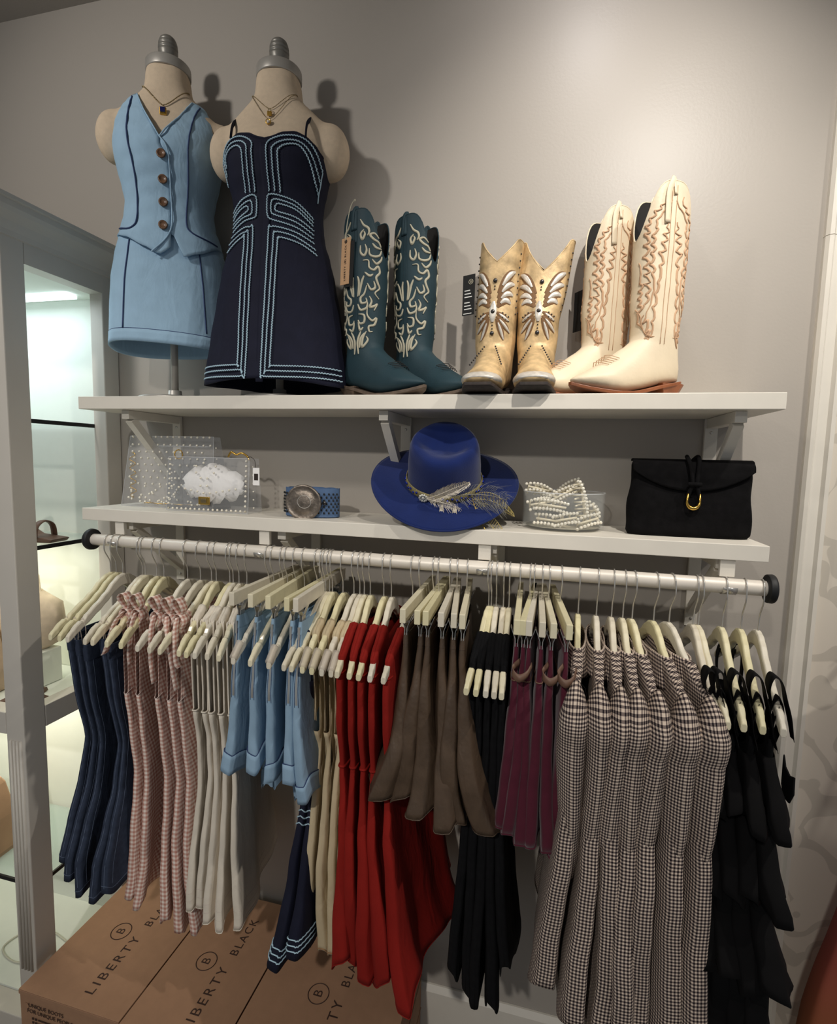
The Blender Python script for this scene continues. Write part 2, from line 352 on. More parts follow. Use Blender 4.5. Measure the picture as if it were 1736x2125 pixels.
def dress_form(loc, rz, dz, label):
    t = empty('dress_form', loc, rz, label, 'dress form')
    m = MB(); m.loft([[(x, y, z+dz) for x, y, z in ring(BODY, Z, 40)] for Z in [.30+i*(.846-.30)/40 for i in range(41)]])
    for s in (-1, 1):
        m.ball((s*.139, .003, .660+dz), (.053, .056, .072), 20, 14)
    o = m.obj('torso', X['form'], t, smooth=True)
    r = o.modifiers.new('fuse', 'REMESH'); r.mode = 'VOXEL'; r.voxel_size = .0065; r.use_smooth_shade = True
    sm = o.modifiers.new('smooth', 'SMOOTH'); sm.iterations = 16; sm.factor = .6
    MB().lathe([(.0575, .8402+dz), (.0592, .842+dz), (.0592, .864+dz), (.0575, .867+dz), (.02, .869+dz), (.0, .8695+dz)], 36).obj('neck_cap', X['pewter'], t, smooth=True, bevel=.001)
    fin = [(.0125, .874), (.0125, .888), (.0175, .8895), (.0195, .896), (.0215, .906), (.0215, .911), (.0180, .9130), (.0215, .915), (.0215, .922), (.0180, .9240), (.0210, .926), (.0205, .933), (.0172, .9350), (.0195, .937), (.017, .945), (.012, .951), (.005, .9545), (.0003, .955)]
    MB().lathe([(a*1.2, (.866+(z-.874)*.92)+dz) for a, z in [(.0125, .874), (.0115, .884), (.0118, .893)]+[(a, z+.006) for a, z in fin[2:]]], 28).obj('finial', X['finialm'], t, smooth=True)
    MB().lathe([(.0105, .012), (.0105, .31+dz)], 16).obj('pole', X['pewter'], t, smooth=True)
    MB().lathe([(.10, .0), (.10, .006), (.095, .009), (.02, .012), (.018, .03), (.0, .0305)], 36).obj('base', X['pewter'], t, smooth=True, bevel=.001)
    return t
F1 = ((-1.096, -.132, 2.0072), .46, .058); F2 = ((-.750, -.136, 2.0072), .16, -.006)
dress_form(F1[0], F1[1], F1[2], 'cream linen dress form wearing the blue vest and skirt')
dress_form(F2[0], F2[1], F2[2], 'cream linen dress form wearing the navy dress')
# ---------- navy dress on the right-hand form
DRESS = [(.02, .196, .148, .112), (.06, .192, .144, .112), (.15, .179, .134, .108), (.25, .163, .122, .104), (.32, .151, .112, .100), (.385, .136, .100, .098), (.42, .124, .096, .09), (.455, .119, .092, .084),
         (.49, .117, .090, .079), (.52, .120, .094, .078), (.56, .129, .108, .080), (.60, .138, .116, .082), (.64, .140, .106, .086), (.67, .139, .094, .084)]
X['navy'] = mat('navy_cotton', (24, 26, 44), .8, noise=.1, nscale=30, bump=.15, bscale=600, spec=.3, wrinkle=0.25)
X['ric'] = mat('pale_blue_rickrack', (176, 205, 220), .8)
TOPL = [(-.145, .600), (-.128, .625), (-.112, .640), (-.092, .651), (-.068, .656), (-.040, .648), (-.014, .633), (.0, .628), (.014, .633), (.040, .648), (.068, .656), (.092, .651), (.112, .640), (.128, .625), (.145, .600)]
def topz(x): return lerp_table(TOPL, x)[0]
def navy_dress():
    loc, rz, dz = F2
    t = empty('navy_dress', loc, rz, 'navy mini dress with pale blue rickrack trim on a dress form', 'dress')
    n = 120; rows = 60; m = MB(); rings = []
    for i in range(rows+1):
        s = i/rows; r = []
        for j in range(n):
            th = 2*pi*j/n; c, sn = cos(th), sin(th); fr = sn < 0
            x_top = .139*c
            zt = topz(x_top) if fr else .60+.0*c
            if not fr: zt = .600
            Z = .034+.012*sin(3*th)*.4+(zt-.034)*s
            a, bf, bb = sect(DRESS, Z)[:3]; b = bf if fr else bb; p = 2.3
            k = 1-min(1, max(0, (Z-.05)/.35)); w_ = 1+.018*k*sin(7*th+1)+.012*k*sin(11*th)
            r.append((a*w_*math.copysign(abs(c)**(2/p), c), b*w_*math.copysign(abs(sn)**(2/p), sn), Z))
        rings.append(r)
    m.loft(rings, False, False).obj('dress_body', X['navy'], t, smooth=True, solid=.003)
    # top edging
    m = MB(); m.tube([rings[-1][j] for j in range(n)], .0028, 6, closed=True).obj('neck_binding', X['navy'], t, smooth=True)
    # centre placket
    m = MB(); V = []
    for k in range(40):
        Z = .03+k*(.62-.03)/39; V.append([(x, ysurf(DRESS, x, Z, True, .0035), Z) for x in (-.009, -.004, .004, .009)])
    m.loft(V, False, False, closed=False).obj('front_placket', X['navy'], t, smooth=True, solid=.002)
    # straps
    for s in (-1, 1):
        P = [(s*.098, ysurf(BODY, .098, .648, True, .012), .648), (s*.098, ysurf(BODY, .098, .68, True, .008), .685), (s*.100, -.045, .712), (s*.101, -.012, .733), (s*.100, .03, .722), (s*.097, .066, .69), (s*.09, .084, .60)]
        MB().tube(catmull(P, 6), .0055, 8, flat=(1, .28) if False else (1, .35)).obj('strap', X['navy'], t, smooth=True)
    # rickrack, one strip per row: (x, Z) paths on the front
    R = [
     [(-.118, .545), (-.128, .585), (-.129, .612), (-.115, .634), (-.090, .645), (-.062, .642), (-.040, .631), (-.030, .618), (-.030, .595), (-.030, .512)],
     [(-.116, .565), (-.120, .600), (-.113, .620), (-.094, .632), (-.066, .631), (-.050, .621), (-.044, .608), (-.044, .590), (-.044, .512)],
     [(-.112, .580), (-.112, .603), (-.100, .617), (-.078, .621), (-.063, .613), (-.057, .600), (-.057, .585), (-.057, .512)],
     [(.008, .512), (.008, .597), (.010, .618), (.022, .630), (.050, .640), (.084, .643), (.110, .632), (.126, .606), (.134, .565), (.136, .528)],
     [(.022, .512), (.022, .597), (.025, .609), (.036, .620), (.058, .629), (.084, .630), (.104, .618), (.118, .592), (.126, .549), (.128, .519)],
     [(.036, .510), (.036, .590), (.041, .605), (.055, .616), (.080, .621), (.096, .611), (.109, .587), (.117, .545), (.121, .508)],
     [(-.104, .477), (-.075, .497), (-.045, .506), (-.033, .505), (-.027, .497), (-.027, .459), (-.034, .450), (-.062, .444), (-.100, .424)],
     [(-.104, .466), (-.075, .485), (-.050, .494), (-.041, .490), (-.039, .466), (-.046, .458), (-.068, .453), (-.102, .435)],
     [(-.103, .456), (-.078, .474), (-.058, .482), (-.051, .478), (-.051, .471), (-.060, .465), (-.102, .446)],
     [(.110, .463), (.074, .492), (.032, .504), (.009, .506), (.002, .499), (.001, .472), (.004, .453), (.016, .444), (.074, .429), (.112, .410)],
     [(.110, .454), (.074, .482), (.032, .494), (.017, .494), (.012, .487), (.012, .467), (.020, .457), (.074, .442), (.112, .421)],
     [(.110, .445), (.074, .473), (.034, .484), (.025, .482), (.022, .474), (.028, .465), (.074, .454), (.112, .432)],
     [(-.106, .410), (-.062, .427), (-.044, .427), (-.035, .419), (-.035, .270), (-.037, .050), (-.046, .038), (-.067, .035), (-.196, .038)],
     [(-.112, .392), (-.072, .412), (-.056, .415), (-.048, .408), (-.047, .270), (-.048, .061), (-.058, .052), (-.196, .052)],
     [(-.118, .373), (-.078, .397), (-.064, .403), (-.059, .396), (-.060, .225), (-.059, .073), (-.067, .065), (-.196, .066)],
     [(.116, .397), (.074, .416), (.028, .426), (.012, .425), (.007, .417), (.007, .270), (.004, .050), (.008, .038), (.026, .035), (.122, .037), (.196, .038)],
     [(.120, .380), (.074, .404), (.034, .413), (.023, .411), (.020, .402), (.019, .269), (.015, .060), (.023, .050), (.122, .051), (.196, .052)],
     [(.124, .366), (.087, .387), (.042, .399), (.034, .397), (.031, .386), (.030, .224), (.027, .071), (.035, .063), (.122, .065), (.196, .066)]]
    for path in R:
        pts = resample(catmull([(x, 0, z) for x, z in path], 8), .0014); q = []
        for i, p in enumerate(pts):
            a = pts[max(0, i-1)]; b = pts[min(len(pts)-1, i+1)]; d = (b-a).normalized(); nrm = Vector((-d.z, 0, d.x))
            p = p+nrm*(.0011*sin(i*1.35))
            k = 1-min(1, max(0, (p.z-.05)/.35)); 
            lim = .985*sect(DRESS, p.z)[0]; p.x = max(-lim, min(lim, p.x)); p.z += .008*k
            q.append((p.x, ysurf(DRESS, p.x, p.z, True, .0045+.002*k), p.z))
        MB().tube(q, .0016, 5).obj('rickrack', X['ric'], t, smooth=True)
navy_dress()
# ---------- blue vest and skirt on the left-hand form
X['blue'] = mat('light_blue_denim', (160, 192, 216), .85, noise=.05, nscale=25, bump=.12, bscale=700, spec=.25, wrinkle=0.4)
X['piping'] = mat('navy_piping', (44, 62, 104), .7)
VEST = [(.30, .150, .118, .112), (.36, .140, .112, .106), (.40, .126, .106, .098), (.44, .118, .102, .090), (.48, .113, .098, .084), (.52, .120, .101, .082), (.56, .130, .110, .084),
        (.60, .138, .117, .086), (.635, .141, .112, .087), (.67, .142, .096, .086), (.70, .137, .080, .080), (.725, .122, .069, .072), (.745, .108, .060, .064), (.760, .098, .054, .056)]
SKIRT = [(.08, .168, .128, .118), (.12, .166, .126, .116), (.18, .164, .122, .116), (.27, .158, .116, .112), (.33, .148, .108, .104), (.39, .134, .100, .096), (.45, .116, .090, .084)]
def vest():
    loc, rz, dz = F1
    t = empty('vest', loc, rz, 'light blue sleeveless vest with navy piping and brown buttons', 'vest')
    m = MB(); rows = 34; n = 120
    HEMF = [(-.145, .385), (-.10, .365), (-.055, .338), (-.022, .318), (.006, .345), (.024, .378), (.030, .372), (.050, .318), (.085, .335), (.145, .375)]
    FR = [(.30, .0, 1), (.604, .0, 1), (.615, .0, .985), (.64, .013, .925), (.67, .030, .875), (.70, .046, .860), (.73, .060, .93), (.757, .070, .985)]
    BK = [(.30, .0, 1), (.604, .0, 1), (.615, .0, .985), (.66, .0, .91), (.70, .0, .88), (.73, .025, .93), (.757, .068, .985)]
    NC, NR = 22, 46
    for fr, tab in ((True, FR), (False, BK)):
        for sd in (-1, 1):
            R = []
            for i in range(NR+1):
                row = []
                for k in range(NC+1):
                    f = sin(pi/2*k/NC); xx = sd*.14*f
                    zb = lerp_table(HEMF, xx)[0] if fr else .375
                    if fr and abs(xx) < .03: zb = lerp_table(HEMF, xx if sd < 0 else max(xx, .024))[0]
                    Z = zb+(.757-zb)*i/NR; xi, xo = lerp_table(tab, Z); xo *= sect(VEST, Z)[0]
                    fl = 1+.05*max(0, (.43-Z)/.1); x = xi+(xo-xi)*f
                    if fr and sd < 0 and Z < .60: x = x-.022*(1-f)*min(1, (.60-Z)/.03)
                    wr = .0012*sin(Z*120+x*40)
                    row.append((sd*x*fl, ysurf(VEST, abs(x), Z, fr, (.002 if (fr and sd < 0) else 0))*fl+(wr if fr else 0), Z+dz))
                R.append(row)
            m.loft(R, False, False, closed=False)
    m.obj('vest_body', X['blue'], t, smooth=True, solid=.003)
    def S(x, Z, off=.003):
        fl = 1+.05*max(0, (.43-Z)/.1); return (x*fl, ysurf(VEST, x, Z, True, off+(.0025 if x < .03 else 0))*fl, Z+dz)
    def strip(name, path, r, mt, parent=t, off=.003, flat=None):
        pts = resample(catmull([(x, 0, z) for x, z in path], 8), .004)
        return MB().tube([S(p.x, p.z, off) for p in pts], r, 6, flat=flat).obj(name, mt, parent, smooth=True)
    for path in ([(-.083, .748), (-.086, .70), (-.083, .62), (-.070, .54), (-.064, .455), (-.065, .408), (-.073, .392), (-.090, .386), (-.118, .395)],
                 [(.089, .748), (.078, .70), (.070, .62), (.066, .54), (.060, .455), (.060, .408), (.070, .392), (.090, .384), (.128, .378)]):
        strip('piping', path, .0021, X['piping'])
    # front edge, hem edge and neck edge
    strip('front_edge', [(.0, .618), (.020, .585), (.022, .50), (.022, .385), (-.022, .321)], .0022, X['blue'], off=.004)
    strip('neck_edge', [(-.070, .755), (-.046, .70), (-.013, .64), (.0, .618)], .002, X['blue'])
    strip('neck_edge', [(.070, .755), (.046, .70), (.013, .64), (.0, .618)], .002, X['blue'])
    bm_ = mat('horn_button', (112, 82, 60), .35, noise=.4, nscale=120)
    for zz in (.575, .516, .458, .396):
        p = S(.004, zz, .006)
        b = MB().loft([[(p[0]+r*cos(2*pi*j/20), p[1]-d, p[2]+r*sin(2*pi*j/20)) for j in range(20)] for r, d in ((.010, -.002), (.0118, .0), (.0118, .003), (.0085, .004), (.0075, .0025), (.001, .0025))]).obj('button', bm_, t, smooth=True)
vest()
def skirt():
    loc, rz, dz = F1
    t = empty('skirt', loc, rz, 'light blue mini skirt with piping and a wide hem band', 'skirt')
    rings = []
    n = 96
    for i in range(31):
        Z = .084+(.42-.084)*i/30
        r = ring(SKIRT, Z, n); k = max(0, (.3-Z)/.24)
        r = [(x*(1+.010*k*sin(5*2*pi*j/n+1)), y*(1+.018*k*sin(4*2*pi*j/n)), z+dz+.006*k*sin(2*2*pi*j/n)) for j, (x, y, z) in enumerate(r)]
        rings.append(r)
    MB().loft(rings, False, False).obj('skirt_body', X['blue'], t, smooth=True, solid=.003)
    MB().loft([[(x*1.006, y*1.008, z) for x, y, z in rings[i]] for i in (0, 1, 2, 3)], False, False).obj('hem_band', X['blue'], t, smooth=True, solid=.003)
    MB().tube([(x*1.008, y*1.01, z) for x, y, z in rings[3]], .0016, 5, closed=True).obj('hem_piping', X['piping'], t, smooth=True)
    MB().tube([(x*1.008, y*1.01, z+.004) for x, y, z in rings[0]], .0008, 5, closed=True).obj('hem_stitch', X['blue'], t, smooth=True)
    for path in ([(-.088, .36), (-.100, .25), (-.106, .122)], [(.088, .36), (.100, .25), (.108, .122)]):
        pts = resample([Vector((x, 0, z)) for x, z in path], .01)
        MB().tube([(p.x, ysurf(SKIRT, p.x, p.z, True, .003), p.z+dz) for p in pts], .0018, 6).obj('piping', X['piping'], t, smooth=True)
skirt()
# ---------- necklaces
def necklace(F, label, drop, pend, chain_r, w0=.054):
    loc, rz, dz = F
    t = empty('necklace', loc, rz, label, 'necklace')
    P = []
    N = 72
    for i in range(N):
        a = 2*pi*i/N; fr = max(0, -sin(a)); x = w0*cos(a)*1.0
        Z = .785-drop*fr**1.3*(1-abs(cos(a))**1.2*.5)
        if sin(a) < 0:
            x = w0*1.12*cos(a)*(1-.15*fr); y = ysurf(BODY, x, Z, True, .004)
        else: x = w0*1.12*cos(a); Z = .785; y = ysurf(BODY, min(abs(x), .052), Z, False, .004)
        P.append((x, y, Z+dz))
    m = MB()
    Q = resample(P+[P[0]], .0045)
    for i, q in enumerate(Q): m.ball(q, (chain_r*1.1, chain_r*1.1, chain_r), 6, 4)
    m.tube(P, chain_r*.55, 5, closed=True)
    m.obj('chain', X['chainm'], t, smooth=True)
    zb = min(p[2] for p in P); yb = [p[1] for p in P if p[2] == zb][0]
    pend(t, (0, yb-.004, zb))
X['chainm'] = mat('antique_gold', (150, 132, 96), .35, metal=.9)
X['sapphire'] = mat('blue_stone', (18, 24, 84), .1, coat=1)
def p_square(t, c):
    MB().box(c[0]-.009, c[0]+.009, c[1]-.003, c[1]+.001, c[2]-.028, c[2]-.008).obj('pendant', X['gold'], t, bevel=.002)
    MB().box(c[0]-.0065, c[0]+.0065, c[1]-.0055, c[1]-.003, c[2]-.022, c[2]-.009).obj('stone', X['sapphire'], t, bevel=.0015)
def p_lock(t, c):
    MB().box(c[0]-.006, c[0]+.006, c[1]-.003, c[1]+.001, c[2]-.020, c[2]-.009).obj('pendant', X['gold'], t, bevel=.0015)
    MB().tube([(c[0]+.004*cos(a), c[1]-.001, c[2]-.009+.006*sin(a)) for a in [pi*i/8 for i in range(9)]], .001, 5).obj('shackle', X['chainm'], t, smooth=True)
def p_round(t, c):
    MB().tube([(c[0]+.006*cos(a), c[1]-.002, c[2]-.009+.006*sin(a)) for a in [2*pi*i/16 for i in range(16)]], .0014, 6, closed=True).obj('pendant', X['gold'], t, smooth=True)
    MB().ball((c[0], c[1]-.002, c[2]-.009), .0042).obj('stone', mat('clear_crystal', (236, 226, 214), .1, coat=1), t, smooth=True)
necklace(F1, 'chain necklace with a blue stone pendant above the vest', .060, p_square, .0017)
necklace(F2, 'short necklace with a small gold lock pendant above the navy dress', .052, p_lock, .0011)
necklace(F2, 'longer fine necklace with a round crystal pendant above the navy dress', .082, p_round, .0010, .0545)
# ================================================================== western boots
def surf_ribbon(m, S, path, width, off=.0012, thick=.0012, ends=True):
    """raised ribbon lying on a surface S(u, v, offset); path of (u, v), width in metres"""
    n = len(path); C = [Vector(S(u, v, 0)) for u, v in path]; rows = []
    for i, (u, v) in enumerate(path):
        e = 1e-3
        du = Vector(S(u+e, v, 0))-Vector(S(u-e, v, 0)); dv = Vector(S(u, v+e, 0))-Vector(S(u, v-e, 0))
        nn = du.cross(dv); 
        if nn.length < 1e-12: nn = Vector((0, 0, 1))
        nn.normalize()
        if (Vector(S(u, v, .01))-C[i]).dot(nn) < 0: nn = -nn
        d = C[min(i+1, n-1)]-C[max(0, i-1)]
        if d.length < 1e-9: d = Vector((0, 0, 1))
        sd = nn.cross(d.normalized()).normalized()
        s = i/(n-1); k = width if not ends else width*(max(.12, sin(pi*min(1, max(0, s))))**.45)
        rows.append([tuple(C[i]-sd*k*.5+nn*off*.2), tuple(C[i]-sd*k*.35+nn*(off+thick)), tuple(C[i]+sd*k*.35+nn*(off+thick)), tuple(C[i]+sd*k*.5+nn*off*.2)])
    m.loft(rows, False, False, closed=False)
def make_boot(name, loc, rz, label, H, dip, dip_pow, mats, top=(.060, .050), toe='point', lean=(0, 0), emb=None, extra=None, group=None, wide=1.0, dipz=None, tw=0.0):
    t = empty(name, loc, rz, label, 'boot', group)
    up_, sole_, heel_, lin_ = mats
    A0 = .135
    la, lw = top
    def shaft(phi, z, off=0.0):
        phi += tw
        f = max(0, min(1.05, (z-A0)/(H-A0)))
        bx = lerp_table([(0, -.074, .036, .043), (.25, -.080, .040, .046), (.6, -.02-la*.95, -.02+la*.95, lw*.97), (1, -.02-la, -.02+la, lw)], f)
        cx, a = (bx[0]+bx[1])/2, (bx[1]-bx[0])/2+off; w_ = bx[2]*wide+off
        wr = .0012*sin(phi*2+z*70)*(1-f)
        c, s = cos(phi), sin(phi); p = 2.25
        return (cx+lean[0]*f*f+(a+wr)*math.copysign(abs(c)**(2/p), c), lean[1]*f*f+(w_+wr)*math.copysign(abs(s)**(2/p), s), z)
    def ztop(phi):
        if dipz: return dipz(phi)
        return H-dip*abs(cos(phi))**dip_pow
    n = 48; rings = []
    for i in range(23):
        s = 1-i/22; rings.append([shaft(2*pi*j/n, A0+(ztop(2*pi*j/n)-A0)*s) for j in range(n)])
    pt = toe == 'point'
    foot = [((-.080, .105), (.044, .128), .041), ((-.087, .070), (.060, .116), .040), ((-.087, .044), (.080, .104), .039), ((-.060, .037), (.097, .092), .038), ((-.020, .030), (.112, .082), .037),
            ((.025, .018), (.128, .072), .038), ((.065, .010), (.144, .063), .041), ((.100, .008), (.160, .054), .042)]
    foot += [((.135, .010), (.178, .046), .037), ((.168, .015), (.192, .039), .026), ((.190, .021), (.201, .034), .013), ((.199, .026), (.203, .031), .004)] if pt else \
            [((.130, .010), (.174, .047), .040), ((.158, .014), (.187, .042), .034), ((.178, .018), (.196, .036), .029), ((.186, .022), (.198, .032), .022)]
    for (bx, bz), (fx, fz), w_ in foot:
        c = ((bx+fx)/2, (bz+fz)/2); d = ((fx-bx)/2, (fz-bz)/2)
        rings.append([(c[0]+d[0]*math.copysign(abs(cos(2*pi*j/n))**.92, cos(2*pi*j/n)), w_*wide*math.copysign(abs(sin(2*pi*j/n))**.85, sin(2*pi*j/n)), c[1]+d[1]*math.copysign(abs(cos(2*pi*j/n))**.92, cos(2*pi*j/n))) for j in range(n)])
    MB().loft(rings, False, True).obj('upper', up_, t, smooth=True)
    lr = []
    for i in range(13):
        s = 1-i/12*.6; lr.append([tuple(Vector(shaft(2*pi*j/n, A0+(ztop(2*pi*j/n)-A0)*s, -.0022))) for j in range(n)])
    MB().loft(lr, False, True).obj('lining', lin_, t, smooth=True)
    rim = [shaft(2*pi*j/n, ztop(2*pi*j/n), -.001) for j in range(n)]
    MB().tube(rim, .0017, 6, closed=True).obj('top_binding', up_, t, smooth=True)
    # sole as a welted strip following the underside
    R = []
    so = [((-.0895, .040), .014), ((-.085, .0395), .027), ((-.075, .038), .034), ((-.060, .035), .037), ((-.020, .026), .036), ((.025, .014), .037), ((.065, .0062), .043), ((.100, .0042), .045)]
    so += [((.135, .0062), .040), ((.170, .011), .029), ((.194, .017), .016), ((.207, .022), .005)] if pt else [((.130, .0062), .0435), ((.160, .010), .038), ((.186, .014), .033), ((.201, .018), .0265)]
    for (x, z), w_ in so:
        w_ *= wide; R.append([(x, -w_, z-.0042), (x, w_, z-.0042), (x, w_, z+.004), (x, -w_, z+.004)])
    MB().loft(R).obj('sole', sole_, t, bevel=.0015)
    hr = [[(x, y, z) for x, y in ((xb, -w_*.8), (xb, w_*.8), (xb+.012, w_), (xf, w_), (xf, -w_), (xb+.012, -w_))] for z, xb, xf, w_ in ((0, -.078, -.034, .027*wide), (.012, -.081, -.032, .029*wide), (.036, -.092, -.022, .036*wide))]
    MB().loft(hr).obj('heel', heel_, t, bevel=.0012)
    if emb: emb(t, shaft, H, A0, ztop)
    if extra: extra(t, shaft, H)
    return t
def strokes_to(S, strokes, half, conv, w_, t, mt, name='embroidery'):
    m = MB()
    for st in strokes:
        pts = catmull([(x, y, 0) for x, y in st], 6)
        for side in (1, -1):
            for fl in (1, -1):
                path = []
                for p in pts:
                    a, z = conv(p.x, p.y); path.append((side*(pi/2-fl*a), z))
                surf_ribbon(m, S, path, w_)
    return m.obj(name, mt, t, smooth=True)
X['tlea'] = mat('teal_leather', (36, 58, 66), .6, noise=.12, nscale=18, bump=.15, bscale=250, spec=.35)
X['tsole'] = mat('worn_dark_sole', (92, 78, 66), .7, noise=.3, nscale=60)
X['darklin'] = mat('dark_lining', (34, 32, 31), .9)
X['ecru'] = mat('ecru_thread', (188, 182, 160), .7, bump=.5, bscale=900)
X['clea'] = mat('cream_leather', (228, 212, 184), .45, noise=.05, nscale=14, bump=.2, bscale=120, spec=.4)
X['csole'] = mat('chestnut_sole', (132, 78, 48), .4, noise=.18, nscale=40)
X['tanthr'] = mat('tan_thread', (200, 162, 128), .7, bump=.4, bscale=900)
X['goldlea'] = mat('distressed_gold_leather', (204, 176, 132), .45, metal=.2, noise=.38, nscale=32, bump=.25, bscale=150)
X['silver'] = mat('distressed_silver_inlay', (206, 200, 190), .4, metal=.25, noise=.18, nscale=90)
X['stitch'] = mat('brown_edge', (116, 84, 52), .7)
X['stud'] = mat('dark_stud', (74, 72, 72), .3, metal=.8)
X['bsole'] = mat('black_worn_sole', (52, 44, 40), .65, noise=.5, nscale=70)
# ---------- teal pair
TS = [[(295, 155), (330, 225), (378, 262), (390, 310), (372, 352)], [(335, 280), (300, 330), (318, 392), (345, 335), (335, 300)], [(500, 372), (450, 322), (402, 342), (440, 388), (500, 420), (526, 470)],
      [(532, 490), (472, 482), (428, 440)], [(395, 500), (402, 570), (460, 590), (518, 562), (532, 505)], [(430, 625), (480, 670), (530, 625), (542, 572)], [(300, 460), (300, 540), (340, 580), (366, 520), (350, 452)],
      [(330, 640), (388, 642), (398, 720), (450, 748), (500, 700), (522, 770), (480, 832), (500, 900), (522, 960), (470, 1020), (520, 1082)], [(350, 780), (402, 822), (442, 800)], [(378, 908), (420, 980), (470, 952), (450, 880)],
      [(270, 820), (282, 900), (268, 1060)], [(342, 820), (312, 900), (282, 1050)], [(372, 930), (342, 1030), (300, 1080), (312, 1142), (370, 1130), (362, 1082)], [(270, 1150), (300, 1222), (368, 1202), (382, 1132)],
      [(402, 1060), (430, 1120), (408, 1190), (470, 1172), (500, 1150), (460, 1232)], [(380, 1200), (380, 1290), (440, 1352), (492, 1320), (470, 1400), (402, 1422), (410, 1482), (452, 1480)], [(280, 1270), (342, 1290), (340, 1370), (290, 1382), (270, 1340)],
      [(270, 1362), (290, 1462), (332, 1430)], [(302, 1480), (264, 1600), (272, 1752)], [(350, 1500), (300, 1572), (290, 1680)], [(372, 1480), (330, 1562), (320, 1672), (390, 1592), (370, 1542)]]
def teal_emb(t, S, H, A0, ztop):
    conv = lambda x, y: ((x-245)/310*1.38, .115+(H-.02-.115)*(1-(y-120)/(1755-120)))
    strokes_to(S, TS, 0, conv, .0062, t, X['ecru'])
    m = MB()
    for s in (1, -1):
        for d in (-.07, .07): m.tube([S(s*pi/2+d, .135+(H-.14)*k/20, .0006) for k in range(21)], .0009, 5)
    m.obj('side_seam', X['tlea'], t, smooth=True)
    for s in (1, -1): MB().tube(catmull([S(s*pi/2-.16, H-.05, .001), S(s*pi/2-.13, H-.006, .001), S(s*pi/2, H+.003, -.003), S(s*pi/2+.0, H-.05, .001)], 6), .006, 8, flat=(.3, 1)).obj('pull_strap', X['tlea'], t, smooth=True)
    m = MB()
    for k in range(4): m.tube(catmull([(.10+k*.008, -.026, .083-k*.004), (.112+k*.008, -.008, .089-k*.005), (.118+k*.008, .0, .089-k*.005), (.112+k*.008, .008, .089-k*.005), (.10+k*.008, .026, .083-k*.004)], 5), .0009, 5)
    m.obj('toe_stitching', X['darklin'], t, smooth=True)
def mk_text(body, size, mt, parent, name='lettering', loc=(0, 0, 0), rot=(0, 0, 0), ext=.0003, align='CENTER', space=1.0):
    cu = bpy.data.curves.new(name, 'FONT'); cu.body = body; cu.size = size; cu.align_x = align; cu.align_y = 'CENTER'; cu.extrude = ext; cu.space_character = space; cu.resolution_u = 3
    tmp = bpy.data.objects.new(name, cu); COL.objects.link(tmp); bpy.context.view_layer.update()
    me = bpy.data.meshes.new_from_object(tmp.evaluated_get(bpy.context.evaluated_depsgraph_get())); bpy.data.objects.remove(tmp)
    o = bpy.data.objects.new(name, me); me.materials.clear(); me.materials.append(mt)
    return link(o, parent, loc, rot)
X['ink'] = mat('dark_ink', (48, 38, 34), .8); X['kraft'] = mat('kraft_card', (198, 158, 120), .85, noise=.06, nscale=80)
X['blackcard'] = mat('black_card', (22, 22, 22), .7); X['whiteink'] = mat('white_ink', (225, 225, 220), .8)
def teal_tag(t, S, H):
    # tags hang on the outer side (local -y towards the viewer)
    a = Vector(S(-pi/2-.35, H-.085, .006)); 
    g = empty('hang_tag'); g.parent = t; g.location = (a.x, a.y-.004, a.z+.02); g.rotation_euler = (0, .05, .04)
    MB().box(-.017, .017, .001, .002, -.115, 0).obj('card', X['kraft'], g)
    mk_text('LIBERTY (B) BLACK', .0085, X['ink'], g, loc=(.0, .0006, -.062), rot=(pi/2, -pi/2, 0), space=1.25)
    g2 = MB().box(-.005, .030, .003, .004, -.122, -.01).obj('backing_card', X['blackcard'], g)
    MB().tube(catmull([(.0, 0, -.008), (.002, .0, .03), (.006, .006, .075), (.016, .010, .092), (.022, .006, .085)], 6), .0012, 6).obj('string', X['ecru'], g, smooth=True)
    MB().tube([(.0035*cos(q), .0005, -.009+.0035*sin(q)) for q in [2*pi*i/14 for i in range(14)]], .0012, 5, closed=True).obj('eyelet', X['blackcard'], g, smooth=True)
teal = (X['tlea'], X['tsole'], X['tsole'], X['darklin'])
ZS = 2.0072
make_boot('western_boot', (-.484, -.135, ZS), -.52, 'tall teal western boot with cream flame stitching and hanging card tags', .474, .115, 4.5, teal, tw=.22, top=(.066, .052), emb=teal_emb, extra=teal_tag, group='teal boots')
make_boot('western_boot', (-.362, -.085, ZS), -.62, 'tall teal western boot with cream flame stitching standing behind the tagged one', .474, .115, 4.5, teal, tw=.22, top=(.066, .052), emb=teal_emb, group='teal boots')
